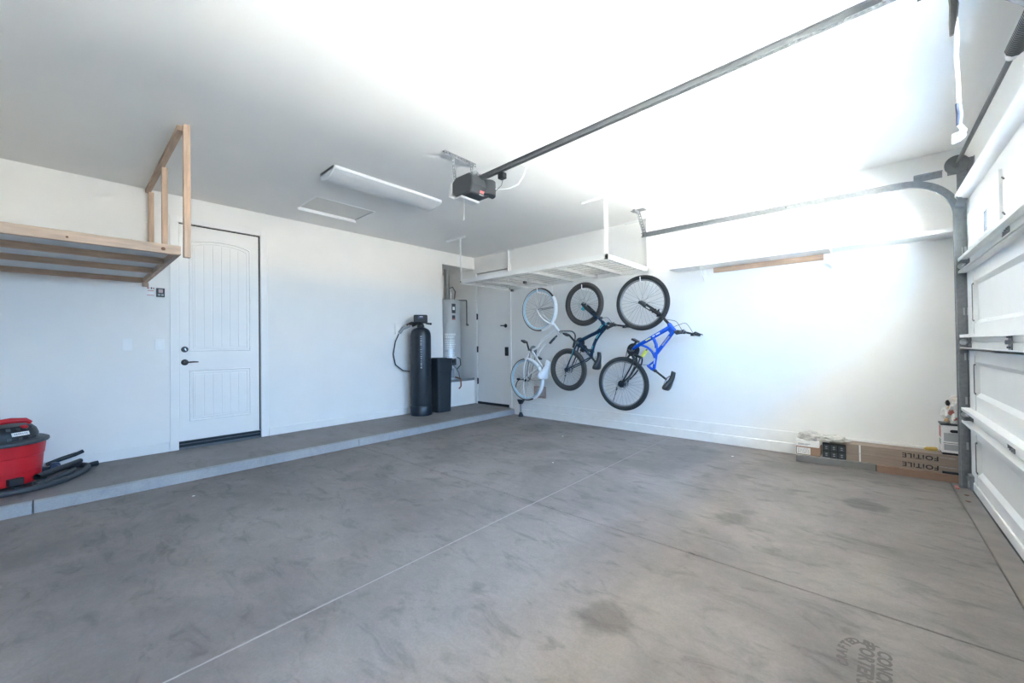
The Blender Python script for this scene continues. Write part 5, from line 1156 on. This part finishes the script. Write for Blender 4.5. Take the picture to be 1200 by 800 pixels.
# --- white step-through cruiser with pale blue rims
fh, rh, R = (1.815, 1.780), (1.540, 0.662), 0.345
bw = thing('bicycle', 'white step-through cruiser bicycle with pale blue rims hung beside the side door', 'bicycle', (1.8, BY, rh[1] - R), 'bicycles hanging on the back wall')
wheel(bw, 'front_wheel', fh, R, 0.020, 'rubberb', 'pblue', 0.034, 'alu', whitewall='wpaint')
wheel(bw, 'rear_wheel', rh, R, 0.020, 'rubberb', 'pblue', 0.034, 'alu', whitewall='wpaint', cassette=0.04, cap=0.036)
def fender(c, a0, a1):
    cx, cz = c; mb = MB(); n = 22; k = 9; v = []; f = []
    for i in range(n + 1):
        a = a0 + (a1 - a0) * i / n
        for q in range(k):
            b = PI * (q / (k - 1)) ; y = -0.036 * math.cos(b); r = R + 0.004 - 0.020 + 0.026 * math.sin(b)
            v.append((cx + r * math.cos(a), BY + y, cz + r * math.sin(a)))
        for q in range(k - 1, -1, -1):
            b = PI * (q / (k - 1)); y = -0.033 * math.cos(b); r = R + 0.001 - 0.020 + 0.026 * math.sin(b)
            v.append((cx + r * math.cos(a), BY + y, cz + r * math.sin(a)))
    K = 2 * k
    for i in range(n):
        for q in range(K): f.append((i * K + q, i * K + (q + 1) % K, (i + 1) * K + (q + 1) % K, (i + 1) * K + q))
    f += [tuple(range(K)), tuple(n * K + q for q in range(K - 1, -1, -1))]
    return mb.add(v, f)
part('front_fender', fender(fh, math.radians(32), math.radians(-78)), M['wpaint'], bw, 'white front mudguard', smooth=60)
part('rear_fender', fender(rh, math.radians(92), math.radians(-62)), M['wpaint'], bw, 'white rear mudguard', smooth=60)
part('fender_stay', MB().tube([P3(fh, -0.052), P3((2.12, 1.80), -0.04)], 0.004, 6).tube([P3(fh, 0.052), P3((2.12, 1.80), 0.04)], 0.004, 6), M['dsteel'], bw)
fk = MB()
for s_ in (-0.056, 0.056):
    fk.tube(curve2([P3(fh, s_), P3((1.87, 1.68), s_), P3((1.96, 1.60), s_), P3((2.085, 1.535), s_ * 0.6)], 5), [0.010] * 6 + [0.013] * 10, 10)
fk.beam(P3((2.085, 1.538), -0.04), P3((2.085, 1.538), 0.04), 0.035, 0.03).tube([P3((2.08, 1.54)), P3((2.12, 1.51))], 0.016, 10)
part('fork', fk, M['wpaint'], bw, 'white curved fork', smooth=60)
fr = MB()
fr.tube([P3((2.105, 1.522)), P3((2.20, 1.420))], 0.022, 14)
fr.tube(curve2([P3((2.150, 1.470)), P3((2.015, 1.378)), P3((1.868, 1.290)), P3((1.765, 1.18)), P3((1.665, 1.140))], 6), 0.017, 12)
fr.tube(curve2([P3((2.190, 1.425)), P3((2.050, 1.310)), P3((1.920, 1.230)), P3((1.825, 1.130)), P3((1.755, 1.02))], 6), 0.014, 12)
fr.tube([P3((1.655, 1.140)), P3((1.745, 1.025)), P3((1.850, 0.890))], 0.016, 12)
for s_ in (-0.06, 0.06):
    fr.tube(curve2([P3((1.655, 1.14), s_ * 0.5), P3((1.565, 0.95), s_), P3((1.53, 0.80), s_), P3(rh, s_)], 5), 0.010, 10)
    fr.tube([P3((1.840, 0.90), s_ * 0.4), P3((1.70, 0.785), s_), P3(rh, s_)], 0.008, 10)
part('frame', fr, M['wpaint'], bw, 'white curved step-through frame', smooth=60)
part('chain_stay_tail', MB().tube(curve2([P3(rh, -0.062), P3((1.525, 0.52), -0.062), P3((1.55, 0.36), -0.05)], 5), 0.007, 8), M['wpaint'], bw)
crank(bw, (1.655, 1.140), math.atan2(0.115, -0.03), 0.070, 'mgrey', 0.14)
chain(bw, (1.655, 1.140), 0.066, rh, 0.038)
part('seat_post', MB().tube([P3((1.84, 0.90)), P3((1.90, 0.83))], 0.013, 12), M['alu'], bw)
saddle(bw, (1.985, 0.968), (1.870, 0.690), 0.27, 'saddlew', 'large white padded saddle', 0.075)
part('stem', MB().tube([P3((2.20, 1.420)), P3((2.235, 1.395))], 0.014, 12).tube([P3((2.225, 1.40)), P3((2.275, 1.42))], 0.014, 12), M['alu'], bw)
hb_ = [(2.30, -0.56, 1.31), (2.315, -0.52, 1.35), (2.31, -0.44, 1.415), (2.275, -0.33, 1.425), (2.275, -0.27, 1.425), (2.325, -0.14, 1.42), (2.335, -0.07, 1.36), (2.31, -0.05, 1.27)]
part('handlebar', MB().tube(curve2([Vector(p) for p in hb_], 6), 0.011, 10), M['dsteel'], bw, 'swept-back cruiser handlebar', smooth=60)
part('grip', MB().tube([(2.312, -0.525, 1.345), (2.27, -0.575, 1.285), (2.235, -0.60, 1.235)], [0.016, 0.018, 0.019], 12), M['black'], bw)
part('grip', MB().tube([(2.317, -0.05, 1.29), (2.295, -0.05, 1.21), (2.285, -0.05, 1.17)], [0.016, 0.018, 0.019], 12), M['black'], bw)
part('brake_lever', MB().tube([(2.312, -0.50, 1.375), (2.34, -0.54, 1.335), (2.31, -0.58, 1.28)], [0.010, 0.006, 0.006], 8).ball((2.312, -0.49, 1.385), 0.02), M['alu'], bw)
part('rear_rack', MB().tube([P3(rh, -0.065), P3((1.45, 0.655), -0.09), P3((1.40, 0.60), -0.09), P3((1.375, 0.53), -0.08)], 0.008, 8).tube([P3((1.46, 0.67), -0.08), P3((1.41, 0.665), -0.08)], 0.018, 8), M['blackm'], bw, 'black kickstand and axle nut')
hook(fh, R, 0.020, 'white wall hook above the white cruiser, holding its front wheel')
